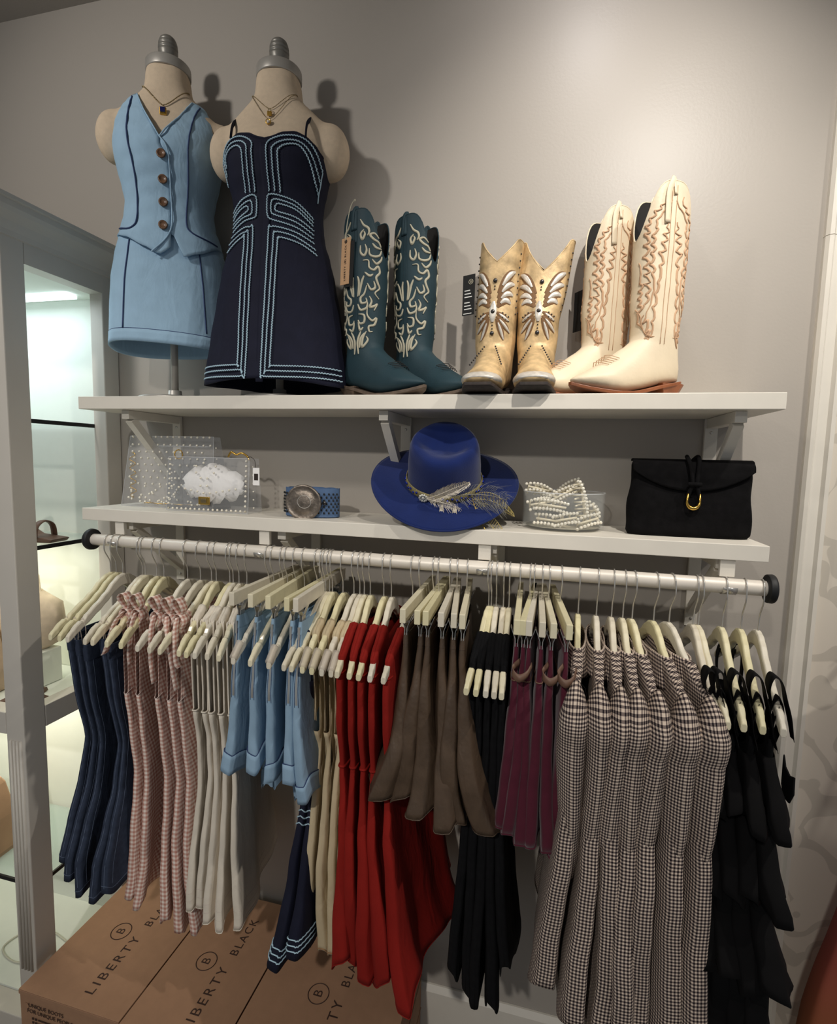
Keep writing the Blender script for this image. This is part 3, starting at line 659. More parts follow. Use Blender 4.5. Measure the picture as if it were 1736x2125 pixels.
# ---------- cream pair
CS = [[(1020, 150), (1022, 230), (970, 252), (982, 292), (912, 302), (932, 350), (862, 372), (882, 430), (820, 442), (880, 520), (812, 522), (882, 620), (812, 642), (885, 702), (812, 772), (892, 832), (832, 882), (912, 942), (842, 962), (922, 1052), (842, 1062)],
      [(1080, 200), (1002, 322), (942, 402), (942, 480), (962, 502), (902, 562), (942, 602), (902, 652), (952, 702), (902, 742), (942, 802), (902, 862), (962, 922), (932, 962), (962, 1082), (952, 1200), (902, 1372)],
      [(1060, 422), (1042, 482), (1072, 532), (1012, 552), (1062, 612), (1002, 642), (1052, 722), (982, 742), (1042, 852), (1002, 882), (1022, 962), (1002, 1062), (1012, 1122), (982, 1182), (1002, 1282), (962, 1322), (992, 1442), (962, 1482), (982, 1562), (942, 1660), (882, 1742)],
      [(772, 822), (800, 902), (800, 982), (792, 1052), (842, 1082), (782, 1132), (832, 1162), (782, 1212), (832, 1242), (792, 1292), (852, 1312), (792, 1372), (782, 1482), (862, 1556), (832, 1482), (872, 1402)],
      [(902, 1372), (862, 1492), (922, 1462), (892, 1602), (952, 1572), (872, 1682), (922, 1652), (882, 1742)], [(842, 1062), (930, 1130), (880, 1180), (920, 1230), (870, 1290), (850, 1340)]]
def cream_emb(t, S, H, A0, ztop):
    conv = lambda x, y: ((1100-x)/360*1.42, .112+(H-.02-.112)*(1-(y-90)/(1760-90)))
    m = MB()
    for st in CS:
        P = []
        for a, b in zip(st, st[1:]):
            P += [a, ((a[0]+b[0])/2+(b[1]-a[1])*.10, (a[1]+b[1])/2-(b[0]-a[0])*.10)]
        P.append(st[-1])
        for side in (1, -1):
            for fl in (1, -1):
                path = []
                for x, y in [(q.x, q.y) for q in resample([(x, y, 0) for x, y in P], 9)]:
                    a, z = conv(x, y); path.append((side*(pi/2-fl*a), z))
                surf_ribbon(m, S, path, .0060, .0008, .001)
    m.obj('embroidery', X['tanthr'], t, smooth=True)
    m = MB()
    for s in (1, -1):
        for d in (-.09, .09): m.tube([S(s*pi/2+d, .12+(H-.13)*k/20, .0006) for k in range(21)], .0007, 5)
        m.tube(catmull([S(s*pi/2-1.35, .20, .001), S(s*pi/2-1.1, .185, .001), S(s*pi/2-.9, .15, .001), S(s*pi/2-.5, .137, .001), S(s*pi/2+.6, .137, .001), S(s*pi/2+1.2, .15, .001)], 8), .0011, 5)
        m.tube(catmull([S(s*pi/2-1.3, .193, .001), S(s*pi/2-1.06, .178, .001), S(s*pi/2-.86, .145, .001), S(s*pi/2-.5, .1355, .001), S(s*pi/2+.6, .1355, .001)], 8), .0008, 5)
    m.obj('seam_stitching', X['tanthr'], t, smooth=True)
    for s in (1, -1): MB().tube(catmull([S(s*pi/2-.2, H-.09, .0015), S(s*pi/2-.22, H-.03, .002), S(s*pi/2-.1, H-.004, .001), S(s*pi/2, H+.003, -.003), S(s*pi/2+.05, H-.03, .001)], 6), .008, 8, flat=(.28, 1)).obj('pull_strap', X['clea'], t, smooth=True)
    m = MB()
    for k in range(5): m.tube(catmull([(.098+k*.007, -.028, .082-k*.004), (.110+k*.007, -.010, .0905-k*.0045), (.117+k*.007, .0, .0905-k*.0045), (.110+k*.007, .010, .0905-k*.0045), (.098+k*.007, .028, .082-k*.004)], 5), .0008, 5)
    m.obj('toe_stitching', X['tanthr'], t, smooth=True)
cream = (X['clea'], X['csole'], X['csole'], X['darklin'])
def cream_tag(t, S, H):
    a = Vector(S(-.75, H-.17, .006)); MB().box(a.x-.001, a.x+.001, a.y-.03, a.y+.004, a.z-.10, a.z).obj('hang_tag', X['blackcard'], t)
make_boot('western_boot', (.205, -.140, ZS), pi+.58, 'tallest cream western boot standing in front with chestnut sole', .470, .115, 3.2, cream, tw=-.2, emb=cream_emb, group='cream boots', top=(.064, .052))
make_boot('western_boot', (.098, -.088, ZS), pi+.62, 'tall cream western boot half hidden behind its mate at the right', .452, .115, 3.2, cream, tw=-.2, emb=cream_emb, extra=cream_tag, group='cream boots', top=(.060, .050))
# ---------- gold pair, seen from the toe
def gold_emb(t, S, H, A0, ztop):
    m = MB(); e = MB(); st = MB()
    for s in (1, -1):
        for k, (z0, z1, a1) in enumerate(((.262, .315, .95), (.250, .285, .95), (.238, .258, .90), (.228, .238, .80))):
            path = [(s*(.16+(a1-.16)*q), z0+(z1-z0)*q+.012*sin(pi*q)) for q in [i/10 for i in range(11)]]
            surf_ribbon(e, S, path, .021, .0008, .0006); surf_ribbon(m, S, path[2:], .014, .0018, .0008)
        for k, (z0, z1, a1) in enumerate(((.215, .195, .75), (.205, .168, .85), (.200, .150, .55))):
            path = [(s*(.14+(a1-.14)*q), z0+(z1-z0)*q) for q in [i/10 for i in range(11)]]
            surf_ribbon(e, S, path, .015, .0008, .0006); surf_ribbon(m, S, path[2:], .008, .0018, .0008)
        for j in range(3):
            for k in range(2): st.ball(S(s*(.42+.16*j), .214-.011*k-.004*j, .001), .0022, 6, 4)
        for k in range(10): st.ball(S(s*1.25, H-.03-.016*k, .001), .0022, 6, 4)
        for k in range(9):
            q = k/8; st.ball((.058+.052*q, s*(.014+.024*q), .128-.052*q), .0024, 6, 4)
    surf_ribbon(m, S, [(0, .192+.005*i) for i in range(11)], .018, .002, .001)
    m.obj('silver_inlay', X['silver'], t, smooth=True); e.obj('inlay_edging', X['stitch'], t, smooth=True)
    for z in (.165, .217, .292): MB().ball(S(0, z, .0025), (.0035, .0055, .0055), 10, 6).obj('concho', X['stud'], t, smooth=True)
    for z in (.176, .184, .272, .279): st.ball(S(0, z, .001), .002, 6, 4)
    st.obj('stud_rows', X['stud'], t, smooth=True)['kind'] = 'stuff'
    # silver toe cap
    n = 24; R = []
    for (bx, bz), (fx, fz), w_ in (((.128, .012), (.172, .0485), .0412), ((.158, .016), (.188, .0435), .0352), ((.178, .020), (.197, .037), .030), ((.187, .024), (.1995, .033), .0228)):
        c = ((bx+fx)/2, (bz+fz)/2); d = ((fx-bx)/2, (fz-bz)/2)
        R.append([(c[0]+d[0]*cos(2*pi*j/n), w_*1.18*math.copysign(abs(sin(2*pi*j/n))**.85, sin(2*pi*j/n)), c[1]+d[1]*cos(2*pi*j/n)+.0008) for j in range(n)])
    MB().loft(R, False, True).obj('toe_cap', X['silver'], t, smooth=True)
gold_m = (X['goldlea'], X['bsole'], X['bsole'], X['darklin'])
def gdip(H, dip): return lambda phi: H-dip*max(0, 1-abs(((phi+pi) % (2*pi))-pi)/.95)**.9-dip*.6*max(0, 1-abs(((phi) % (2*pi))-pi)/.8)
def gold_tag(t, S, H):
    # black card hanging at the viewer's left (local -y side)
    g = empty('hang_tag'); g.parent = t; g.location = (.022, -.066, H-.075); g.rotation_euler = (0, 0, pi/2-.35)
    MB().box(-.018, .018, -.001, 0, -.10, 0).obj('card', X['blackcard'], g)
    MB().tube([(.006*cos(q)+.006, -.0016, -.018+.006*sin(q)) for q in [2*pi*i/18 for i in range(18)]], .0007, 5, closed=True).obj('logo_ring', X['ecru'], g, smooth=True)
    mk_text('B', .009, X['ecru'], g, loc=(.006, -.0014, -.018), rot=(pi/2, 0, 0))
    m = MB()
    for k in range(6): m.box(-.012, .004+.003*(k % 3), -.0016, -.001, -.04-.008*k-(.006 if k > 2 else 0), -.0375-.008*k-(.006 if k > 2 else 0))
    m.box(-.014, .010, -.0016, -.001, -.097, -.095); m.obj('small_print', X['whiteink'], g)
make_boot('western_boot', (-.158, -.098, ZS), -pi/2-.06, 'gold distressed western boot with black hang tag seen from the toe', .392, .055, 1, gold_m, top=(.058, .047), toe='square', emb=gold_emb, extra=gold_tag, group='gold boots', wide=1.15, lean=(.01, .012), dipz=gdip(.392, .055))
make_boot('western_boot', (-.050, -.090, ZS), -pi/2+.02, 'gold distressed western boot with a wide open V top leaning right', .398, .065, 1, gold_m, top=(.045, .058), toe='square', emb=gold_emb, group='gold boots', wide=1.15, lean=(-.01, .018), dipz=gdip(.398, .080))
# ================================================================== things on the lower shelf
ZB = 1.6872
X['clear'] = mat('clear_vinyl', (240, 242, 244), .08, alpha=.075, spec=.7)
X['vinyledge'] = mat('vinyl_edge', (236, 238, 240), .15, alpha=.4, spec=.7)
X['pearl'] = mat('pearl', (238, 232, 216), .25, coat=.6)
X['tissue'] = mat('white_tissue', (244, 242, 240), .9)
def sheet(m, P):  # quad panel with thickness along its normal
    a, b, c, d = [Vector(p) for p in P]; n = (b-a).cross(d-a).normalized()*.0007
    m.loft([[tuple(p-n) for p in (a, b, c, d)], [tuple(p+n) for p in (a, b, c, d)]])
def clear_bag(loc, rz, W0, W1, D0, D1, H, label, studs, tissue):
    t = empty('clear_handbag', loc, rz, label, 'handbag', 'clear studded bags')
    q = lambda sx, sy, top: (sx*(W1 if top else W0)/2, sy*(D1 if top else D0)/2, H if top else 0.001)
    for nm, P in (('front_panel', [q(-1, -1, 0), q(1, -1, 0), q(1, -1, 1), q(-1, -1, 1)]), ('back_panel', [q(-1, 1, 0), q(1, 1, 0), q(1, 1, 1), q(-1, 1, 1)]),
                  ('side_panel', [q(-1, -1, 0), q(-1, 1, 0), q(-1, 1, 1), q(-1, -1, 1)]), ('side_panel', [q(1, -1, 0), q(1, 1, 0), q(1, 1, 1), q(1, -1, 1)]), ('base_panel', [q(-1, -1, 0), q(1, -1, 0), q(1, 1, 0), q(-1, 1, 0)])):
        m = MB(); sheet(m, P); m.obj(nm, X['clear'], t)
    m = MB()
    for u, v in studs:  # u,v in 0..1 across the front panel
        w_ = W0+(W1-W0)*v; d = D0+(D1-D0)*v; m.ball((-w_/2+u*w_, -d/2-.002, v*H), .0034, 8, 5)
    for k in range(6):
        for s in (-1, 1):
            v = .1+.15*k; w_ = W0+(W1-W0)*v; m.ball((s*(w_/2+.002), -.01, v*H), .0025, 8, 5)
    m.obj('pearl_studs', X['pearl'], t, smooth=True)['kind'] = 'stuff'
    m = MB(); m.tube([q(-1, -1, 0), q(1, -1, 0), q(1, -1, 1), q(-1, -1, 1)], .0011, 5, closed=True).obj('front_edge_piping', X['vinyledge'], t, smooth=True)
    return t
random.seed(4)
st1 = [(.04+.92*i/13, .99) for i in range(14)]+[(.05+.92*i/12, .88) for i in range(13)]
for r in range(6): st1 += [(.06+.9*i/11+(.03 if r % 2 else 0), .78-.09*r) for i in range(11)]
st1 += [(random.uniform(.06, .95), .05+.26*random.random()) for i in range(46)]
b1 = clear_bag((-1.115, -.115, ZB), -.03, .330, .300, .085, .03, .215, 'clear vinyl handbag with rows of pearl studs behind the smaller one', st1, False)
MB().tube([(-.14+.012*sin(i*.9), -.02-.0*i, .165-.004*i) for i in range(36)], .0018, 5).obj('chain_strap', X['gold'], b1, smooth=True)
MB().tube([(-.13+.006*i, .01+.008*sin(i*.5), .006+.002*(i % 2)) for i in range(42)], .0022, 5).obj('coiled_chain', X['gold'], b1, smooth=True)
MB().box(-.1, .12, -.005, .005, .185, .188).obj('zip_track', X['vinyledge'], b1)
st2 = [(.03+.94*i/17, .05) for i in range(18)]+[(.03, .05+.9*i/10) for i in range(11)]+[(.97, .05+.9*i/10) for i in range(11)]+[(.15+.7*i/9, .34+.10*abs(i-4.5)/4.5+.0) for i in range(10)]
st2 += [(.09, .3), (.06, .45), (.1, .6), (.42, .62), (.5, .62), (.36, .72), (.58, .72), (.42, .48), (.5, .48), (.36, .84), (.6, .84), (.45, .9)]
b2 = clear_bag((-.945, -.165, ZB), .02, .262, .258, .075, .05, .155, 'smaller clear vinyl handbag with pearl edging stuffed with white tissue', st2, True)
m = MB(); R = []
for i in range(15):
    x = -.095+.19*i/14; k = sin(pi*(i+.6)/15.2)**.5; R.append([(x+.006*sin(j*2.1+i), .024*k*cos(2*pi*j/14)*(1+.25*sin(i*2.3+j*1.7)), .078+.052*k*sin(2*pi*j/14)*(1+.22*sin(i*1.9+j*2.3))) for j in range(14)])
m.loft(R).obj('tissue_paper', X['tissue'], b2, smooth=True)
MB().box(-.020, .014, -.0455, -.040, .022, .044).obj('clasp', X['gold'], b2, bevel=.001)
MB().box(-.012, .006, -.0470, -.0455, .027, .039).obj('clasp_plate', X['chainm'], b2, bevel=.001)
m = MB()
for k in range(18):
    a = 2*pi*k/18; m.tube([(-.10+.013*cos(a+q), -.02, .162+.013*sin(a+q)) for q in (0, .2, .4)], .0016, 5)
m.obj('strap_ring', X['gold'], b2, smooth=True)
MB().tube(catmull([(.06, -.02, .158), (.07, -.02, .172), (.085, -.018, .165), (.1, -.015, .170), (.115, -.01, .160), (.12, -.01, .15)], 5), .0028, 6).obj('chain_strap', X['gold'], b2, smooth=True)
g = MB().box(.148, .168, -.0395, -.0390, .082, .130).obj('price_tag', X['tissue'], b2, label='white paper price tag')
MB().box(.152, .164, -.0400, -.0395, .096, .114).obj('print', X['ink'], g)
MB().tube(catmull([(.156, -.039, .130), (.152, -.036, .15), (.135, -.03, .160), (.12, -.02, .155)], 5), .0008, 5).obj('string', X['ink'], g, smooth=True)
# ---------- coiled belt with a large oval buckle
X['bluelea'] = mat('blue_leather', (78, 104, 140), .6, noise=.1, nscale=40)
def belt():
    t = empty('belt', (-.632, -.165, ZB), .05, 'coiled blue perforated belt with a large oval buckle', 'belt')
    P = [(cos(a)*(.083-.0035*a/pi), sin(a)*(.042-.0022*a/pi)) for a in [pi*.5+i*4*pi/95 for i in range(96)]]
    m = MB(); R = []
    for i, (x, y) in enumerate(P):
        k = 1+.03*abs(sin(i*.55)); R.append([(x, y, .002), (x*1.0, y, .078*k), (x*.965, y*.93, .078*k), (x*.965, y*.93, .002)])
    m.loft(R).obj('strap', X['bluelea'], t)
    m = MB()
    for a in range(28):
        an = pi*1.1+pi*.8*a/27.5; 
        for r in range(4):
            z = .014+.017*r+(.008 if a % 2 else 0); 
            if z > .072: continue
            c = (cos(an)*.0835, sin(an)*.0425); m.ball((c[0], c[1], z), (.0028, .0009, .0034), 7, 4)
    m.obj('perforations', X['blackcard'], t, smooth=True)['kind'] = 'stuff'
    b = MB().loft([[(-.008+r*cos(2*pi*j/40)*1.06, -.046-d, .042+r*sin(2*pi*j/40)) for j in range(40)] for r, d in ((.046, 0), (.048, .003), (.047, .006), (.043, .0065), (.041, .005), (.030, .0058), (.028, .007), (.012, .008), (.001, .0085))]).obj('buckle', mat('antique_silver', (128, 118, 108), .42, metal=.8, noise=.35, nscale=70, bump=.6, bscale=120), t, smooth=True)
    MB().tube([(-.004+.019*cos(2*pi*j/30), -.0535, .044+.017*sin(2*pi*j/30)) for j in range(30)], .001, 5, closed=True).obj('engraved_ring', X['pewter'], b, smooth=True)
    MB().ball((.048, -.040, .042), (.006, .003, .006)).obj('snap', X['stud'], t, smooth=True)
belt()
# ---------- royal blue hat
X['felt'] = mat('royal_blue_suede', (17, 34, 86), .95, noise=.1, nscale=20, bump=.2, bscale=300, spec=.2, sheen=.25)
X['band'] = mat('gold_brocade', (150, 138, 96), .6, metal=.3, noise=.3, nscale=300)
X['sequin'] = mat('blue_sequin', (18, 44, 150), .2, metal=.4)
X['feather'] = mat('white_feather', (232, 222, 204), .9)
X['greyfeather'] = mat('grey_feather', (150, 148, 138), .9)
def hat():
    t = empty('felt_hat', (-.268, -.152, ZB+.0015), 0, 'royal blue suede wide brim hat with a jewelled band and feathers', 'hat')
    h = empty('hat_body'); h.parent = t; h.location = (0, 0, .106); h.rotation_euler = (.62, .08, .05)
    n = 64; R = []
    def brim(r, a):
        x, y = r*cos(a)*1.02, r*sin(a)*.92
        return (x, y, .012*(cos(a)**2)*max(0, (r-.085)/.115)**1.4-.018*(sin(a)**2)*max(0, (r-.085)/.115))
    for r in (.088, .092, .100, .11, .13, .15, .165, .178, .186):
        R.append([brim(r, 2*pi*j/n) for j in range(n)])
    MB().loft(R, False, False).obj('brim', X['felt'], h, smooth=True, solid=.004)
    MB().tube(R[-1], .0024, 6, closed=True).obj('brim_edge', X['felt'], h, smooth=True)
    C = []
    for z, k in ((0, 1), (.012, .985), (.03, .97), (.07, .955), (.105, .93), (.124, .90), (.136, .85), (.142, .77), (.138, .56), (.124, .30), (.112, .12), (.110, .001)):
        row = []
        for j in range(n):
            a = 2*pi*j/n; zz = z*.86; x, y = .097*k*cos(a), .086*k*sin(a)
            pinch = max(0, (z-.05)/.07)*.012*math.exp(-((abs(cos(a))-.75)/.25)**2)*(1 if sin(a) < 0 else .4)
            row.append((x*(1-pinch*4), y*(1-pinch*6), zz+(.22*(y+.02)*min(1, (z-.09)/.05) if z > .09 else 0)-(0.012*max(0, 1-abs(y)/.05) if z > .115 and k < .7 else 0)))
        C.append(row)
    MB().loft(C, False, False).obj('crown', X['felt'], h, smooth=True)
    bnd = MB().loft([[(.0995*k*cos(2*pi*j/n), .0885*k*sin(2*pi*j/n), z) for j in range(n)] for z, k in ((.002, 1), (.004, 1.02), (.020, .995), (.022, .97))], False, False).obj('hat_band', X['band'], h, smooth=True)
    m = MB()
    for j in range(52):
        a = 2*pi*j/52; m.ball((.1005*cos(a), .0895*sin(a), .012+.0025*(-1)**j), (.0035, .0035, .003), 6, 4)
    m.obj('sequin_row', X['sequin'], bnd, smooth=True)['kind'] = 'stuff'
    def on(a, z, k=1.04): return Vector((.0995*k*cos(a), .0885*k*sin(a), z))
    # brooch
    p = on(-pi/2-.35, .012, 1.06); m = MB(); m.ball(p, (.006, .006, .006))
    for k in range(10): m.ball((p.x+.009*cos(2*pi*k/10), p.y-.001, p.z+.009*sin(2*pi*k/10)), .0038, 7, 5)
    m.obj('brooch', mat('crystal_brooch', (206, 204, 196), .2, metal=.4), h, smooth=True)
    # feathers: a quill with separate barbs
    def feather(name, pts, w0, mt, barbs, droop, ragged):
        P = catmull(pts, 10); q = MB(); q.tube(P, [.0012*(1-.7*i/len(P)) for i in range(len(P))], 5); f = q.obj(name, mt, h, smooth=True)
        random.seed(len(P)*7+barbs); m = MB()
        for i in range(barbs):
            s = .06+.93*i/barbs; c = P[int(s*(len(P)-1))]; d = (P[min(len(P)-1, int(s*(len(P)-1))+1)]-P[max(0, int(s*(len(P)-1))-1)]).normalized()
            wid = w0*sin(pi*min(1, s*.9+.10))**.6
            for sd in (-1, 1):
                sv = d.cross(Vector((0, -1, .25))).normalized()*sd; L = wid*(1+ragged*random.uniform(-.6, .5))
                a = c; b = c+sv*L*.55+d*L*.45; e = c+sv*L*.9+d*L*1.1+Vector((random.uniform(-1, 1), random.uniform(-1, 1), random.uniform(-1, 1)))*ragged*.006+Vector((0, -.004, -droop*L))
                bw = .0016 if ragged < .3 else .0007
                m.loft([[tuple(a-d*bw), tuple(a+d*bw)], [tuple(b-d*bw), tuple(b+d*bw)], [tuple(e-d*bw*.3), tuple(e+d*bw*.3)]], False, False, closed=False)
        o = m.obj('barbs', mt, f); o['kind'] = 'stuff'; return f
    b0 = on(-pi/2-.25, .014, 1.08)
    feather('white_feather', [b0, b0+Vector((.03, -.006, .022)), b0+Vector((.065, -.006, .046)), b0+Vector((.105, -.002, .068))], .017, X['feather'], 60, 0, .15)
    feather('white_feather', [b0, b0+Vector((.03, -.012, .006)), b0+Vector((.06, -.016, .004)), b0+Vector((.085, -.016, -.006))], .013, X['feather'], 40, .2, .7)
    feather('grey_feather', [b0+Vector((.06, -.004, .020)), b0+Vector((.11, -.006, .036)), b0+Vector((.155, 0, .034)), b0+Vector((.195, .006, .022))], .034, X['greyfeather'], 80, .3, .9)
    for dx, L in ((.040, .052), (.072, .040)):
        c0 = b0+Vector((dx, -.006, -.006)); feather('hanging_feather', [c0, c0+Vector((.001, -.016, -.016)), c0+Vector((-.002, -.030, -.03-L*.2))], .007, X['feather'], 26, 0, .1)
    # gold net bow and ribbon tail
    k0 = on(-pi/2+.85, .012, 1.1)
    R = []
    for i in range(15):
        s = i/14; c = k0+Vector((.105*s, -.006-.01*s, .004+.012*sin(pi*s)-.030*s*s)); w_ = .020*sin(pi*min(1, s*.8+.12)); R.append([tuple(c+Vector((0, 0, w_))), tuple(c+Vector((.003, -.006, 0))), tuple(c-Vector((0, 0, w_)))])
    net = bpy.data.materials.new('gold_net')
    X['net'] = mat('gold_net', (190, 172, 110), .4, metal=.4)
    m = MB()
    for r in R: m.tube(r, .0007, 4)
    for k in range(3): m.tube([r[k] for r in R], .0009, 4)
    for a, b in zip(R, R[1:]): m.tube([a[0], b[1], a[2]], .0005, 4)
    m.obj('net_bow', X['net'], h)
    m = MB(); R = []
    for i in range(22):
        s = i/21; c = k0+Vector((.012+.085*s, -.012-.055*s, -.004-.045*s-.02*s*s)); R.append([tuple(c+Vector((.004, .008, .004))), tuple(c-Vector((.004, .008, .004)))])
    for r in R: m.tube(r, .0006, 4)
    for k in range(2): m.tube([r[k] for r in R], .0009, 4)
    m.obj('net_ribbon', X['net'], h)
    MB().tube(catmull([k0, k0+Vector((.02, -.04, -.02)), k0+Vector((.05, -.075, -.045))], 8), .0009, 5).obj('gold_cord', X['gold'], h, smooth=True)
    m = MB()
    # sequin string hangs straight down in world space: rotate gravity into the hat frame
    dn = Matrix.Rotation(-.62, 3, 'X') @ Vector((0, -.25, -1)); dn.normalize()
    for i in range(26):
        c = k0+Vector((-.004, -.006, 0))+dn*(.004*i)+Vector((.0015*sin(i*2), 0, 0)); m.ball(c, (.0032, .0022, .0026), 6, 4)
    m.obj('sequin_string', X['sequin'], h, smooth=True)
hat()
# ---------- glass dish with pearl hair clips
def dish():
    t = empty('glass_dish', (.035, -.120, ZB), 0, 'clear round glass dish filled with pearl hair clips', 'dish')
    MB().lathe([(.0, .0), (.096, .0), (.100, .004), (.101, .092), (.0985, .092), (.0975, .007), (.0, .0065)], 48).obj('bowl', X['thinglass'], t, smooth=True)
    MB().tube([(.0998*cos(a), .0998*sin(a), .092) for a in [2*pi*i/48 for i in range(48)]], .0014, 6, closed=True).obj('rim', X['vinyledge'], t, smooth=True)
    MB().lathe([(.090, .0068), (.092, .0075), (.0, .0078)], 40).obj('mirror_base', mat('pale_base', (196, 186, 160), .3), t, smooth=True)
dish()
X['clipw'] = mat('ivory_clip', (226, 216, 190), .4)
CLIPL = ['tall pearl claw clip standing upright in the dish', 'pearl rectangular claw clip lying at the front of the dish', 'pearl claw clip leaning left at the back of the dish', 'pearl claw clip lying flat at the left of the dish', 'small pearl claw clip at the right of the dish',
         'pearl claw clip tilted across the middle of the dish', 'pearl claw clip low at the right front of the dish', 'pearl claw clip low at the left front of the dish', 'pearl claw clip heaped on top of the pile in the dish', 'pearl claw clip resting on the left rim of the dish', 'pearl claw clip low in the centre of the dish']
CL = [((.040, -.050, .066), (.10, 1.40, .25), .104), ((-.028, -.066, .058), (1.2, .12, .12), .070), ((-.044, .010, .084), (.9, .35, -.3), .066), ((-.058, -.040, .060), (1.0, -.15, .5), .056), ((.070, -.036, .048), (.6, 1.0, .6), .042),
      ((.000, .004, .082), (.9, -.5, .2), .074), ((.056, -.062, .024), (1.1, -.3, .3), .056), ((-.036, -.070, .024), (1.2, .10, -.1), .058), ((.014, .024, .098), (.8, -.6, .1), .064), ((-.064, -.012, .094), (.8, .2, .2), .058), ((.006, -.076, .028), (1.2, -.2, .1), .054)]
for i, ((x, y, z), rot, L) in enumerate(CL):
    L *= 1.05
    t = empty('hair_clip', (.035+x, -.120+y, ZB+z), 0, CLIPL[i], 'hair clip', 'pearl hair clips in the glass dish'); t.rotation_euler = rot
    ncl = max(5, int(L/.0080))
    for s in (-1, 1):
        m = MB()
        for k in range(ncl+1): m.ball((-L/2+L*k/ncl, s*.011, .012-.010*abs(2*k/ncl-1)**2), .0043, 8, 6)
        m.obj('pearl_row', X['pearl'], t, smooth=True)
    m = MB()
    for k in range(ncl//2*2-1):
        xx = -L/2+L*(k+.8)/ncl; s = -1 if k % 2 else 1
        m.tube([(xx, s*.011, .010), (xx, s*.008, -.002), (xx, -s*.006, -.014)], .0024, 6)
    m.tube([(-L*.45, 0, .006), (L*.45, 0, .006)], .003, 6).obj('teeth', X['clipw'], t, smooth=True)
# ---------- black clutch
X['bsuede'] = mat('black_suede', (14, 13, 14), .95, noise=.3, nscale=60, bump=.25, bscale=300, spec=.15)
def clutch():
    t = empty('clutch_bag', (.316, -.150, ZB), .03, 'black suede flap clutch bag with a gold horseshoe ring', 'handbag')
    W = .270; H = .172
    def sec(z):
        f = z/H; return lerp_table([(0, .96, .060), (.04, 1.0, .070), (.35, .985, .072), (.8, .955, .052), (.95, .945, .036), (1, .93, .022)], f)
    R = []
    for i in range(22):
        z = H*i/21; k, d = sec(z); row = []
        for j in range(48):
            a = 2*pi*j/48; c, s = cos(a), sin(a)
            row.append((W/2*k*math.copysign(abs(c)**.35, c)+.002*sin(z*60+s*3), d/2*math.copysign(abs(s)**.6, s), z))
        R.append(row)
    MB().loft(R).obj('body', X['bsuede'], t, smooth=True)
    # flap: folds over the top, lower edge a shallow curve
    R = []
    for i in range(15):
        row = []
        for j in range(31):
            u = -1+2*j/30; drop = .022+.046*(1-abs(u)**2.2)
            s = i/14
            if s < .25: q = s/.25; y, z = .012-.026*q, H+.003+.003*sin(pi*q)
            else: q = (s-.25)/.75; z = H+.003-drop*q; y = -sec(max(0, min(H, z)))[1]/2-.004-.002*sin(pi*q)
            row.append((u*W/2*.955, y, z))
        R.append(row)
    MB().loft(R, False, False, closed=False).obj('flap', X['bsuede'], t, smooth=True, solid=.004)
    for s in (-1, 1):
        MB().tube(catmull([(s*.005, .0, H+.006), (s*.012, -.012, H+.014), (s*.010, -.034, H-.002), (s*.006, -.042, H-.03), (s*.005, -.044, H-.052), (s*.012, -.043, H-.075), (s*.012, -.042, H-.088)], 7), .0046, 10).obj('loop_cord', X['bsuede'], t, smooth=True)
    MB().tube(catmull([(-.013, -.045, H-.049), (0, -.050, H-.049), (.013, -.045, H-.049)], 6), .005, 8).obj('keeper', X['bsuede'], t, smooth=True)
    P = [(.0135*cos(a), -.0455, H-.088-.0135*sin(a)*1.15) for a in [pi*i/24 for i in range(25)]]
    P = [(.0125, -.0455, H-.070)]+P+[(-.0125, -.0455, H-.070)]
    MB().tube(P, [.0026]+[.0026+.0022*sin(pi*i/24) for i in range(25)]+[.0026], 10).obj('horseshoe_ring', X['gold'], t, smooth=True)
clutch()
# ================================================================== the clothes rod, hangers and garments
RX0, RX1, RY, RZ, RR = -1.287, .463, -.26, 1.597, .0165
def clothes_rod():
    t = empty('clothes_rod', (RX0, RY, RZ), 0, 'long white metal clothes rod with black end caps under the lower shelf', 'clothes rod')
    L = RX1-RX0
    MB().tube([(.008, 0, 0), (L-.008, 0, 0)], RR, 24).obj('rod', X['rod'], t, smooth=True, bevel=.001)
    for x, s in ((.0, -1), (L, 1)):
        R = [[(x+d*s, r*cos(2*pi*j/28), r*sin(2*pi*j/28)) for j in range(28)] for d, r in ((-.010, .022), (-.008, .030), (.002, .031), (.006, .029), (.007, .012))]
        MB().loft(R).obj('end_cap', X['black'], t, smooth=True, bevel=.001)
    for k in (-1.20, -.735, -.145, .382):
        p = MB().box(k-RX0-.015, k-RX0+.015, .012, .024, .017, .0545).obj('rod_support', X['white'], t, bevel=.001)
        MB().loft([[(k-RX0+x, (RR+.0015)*cos(a), (RR+.0015)*sin(a)) for a in [-pi*1.0+pi*1.15*i/12 for i in range(13)]] for x in (-.014, .014)], False, False, closed=False).obj('clamp', X['chrome'], p, smooth=True, solid=.0015)
clothes_rod()
HL = .205
HTAB = [(0, -.092, .034), (.10, -.096, .033), (.2, -.108, .030), (.35, -.132, .027), (.5, -.151, .026), (.7, -.173, .025), (.85, -.189, .024), (.97, -.206, .021), (1, -.212, .016)]
def hang_top(u):
    return lerp_table(HTAB, min(1, abs(u)/HL))[0]
CREAMS = [mat('cream_hanger_%d' % i, c, .42, noise=.06, nscale=40, coat=.15) for i, c in enumerate([(228, 219, 190), (224, 216, 198), (230, 221, 184), (220, 211, 190), (226, 217, 176)])]
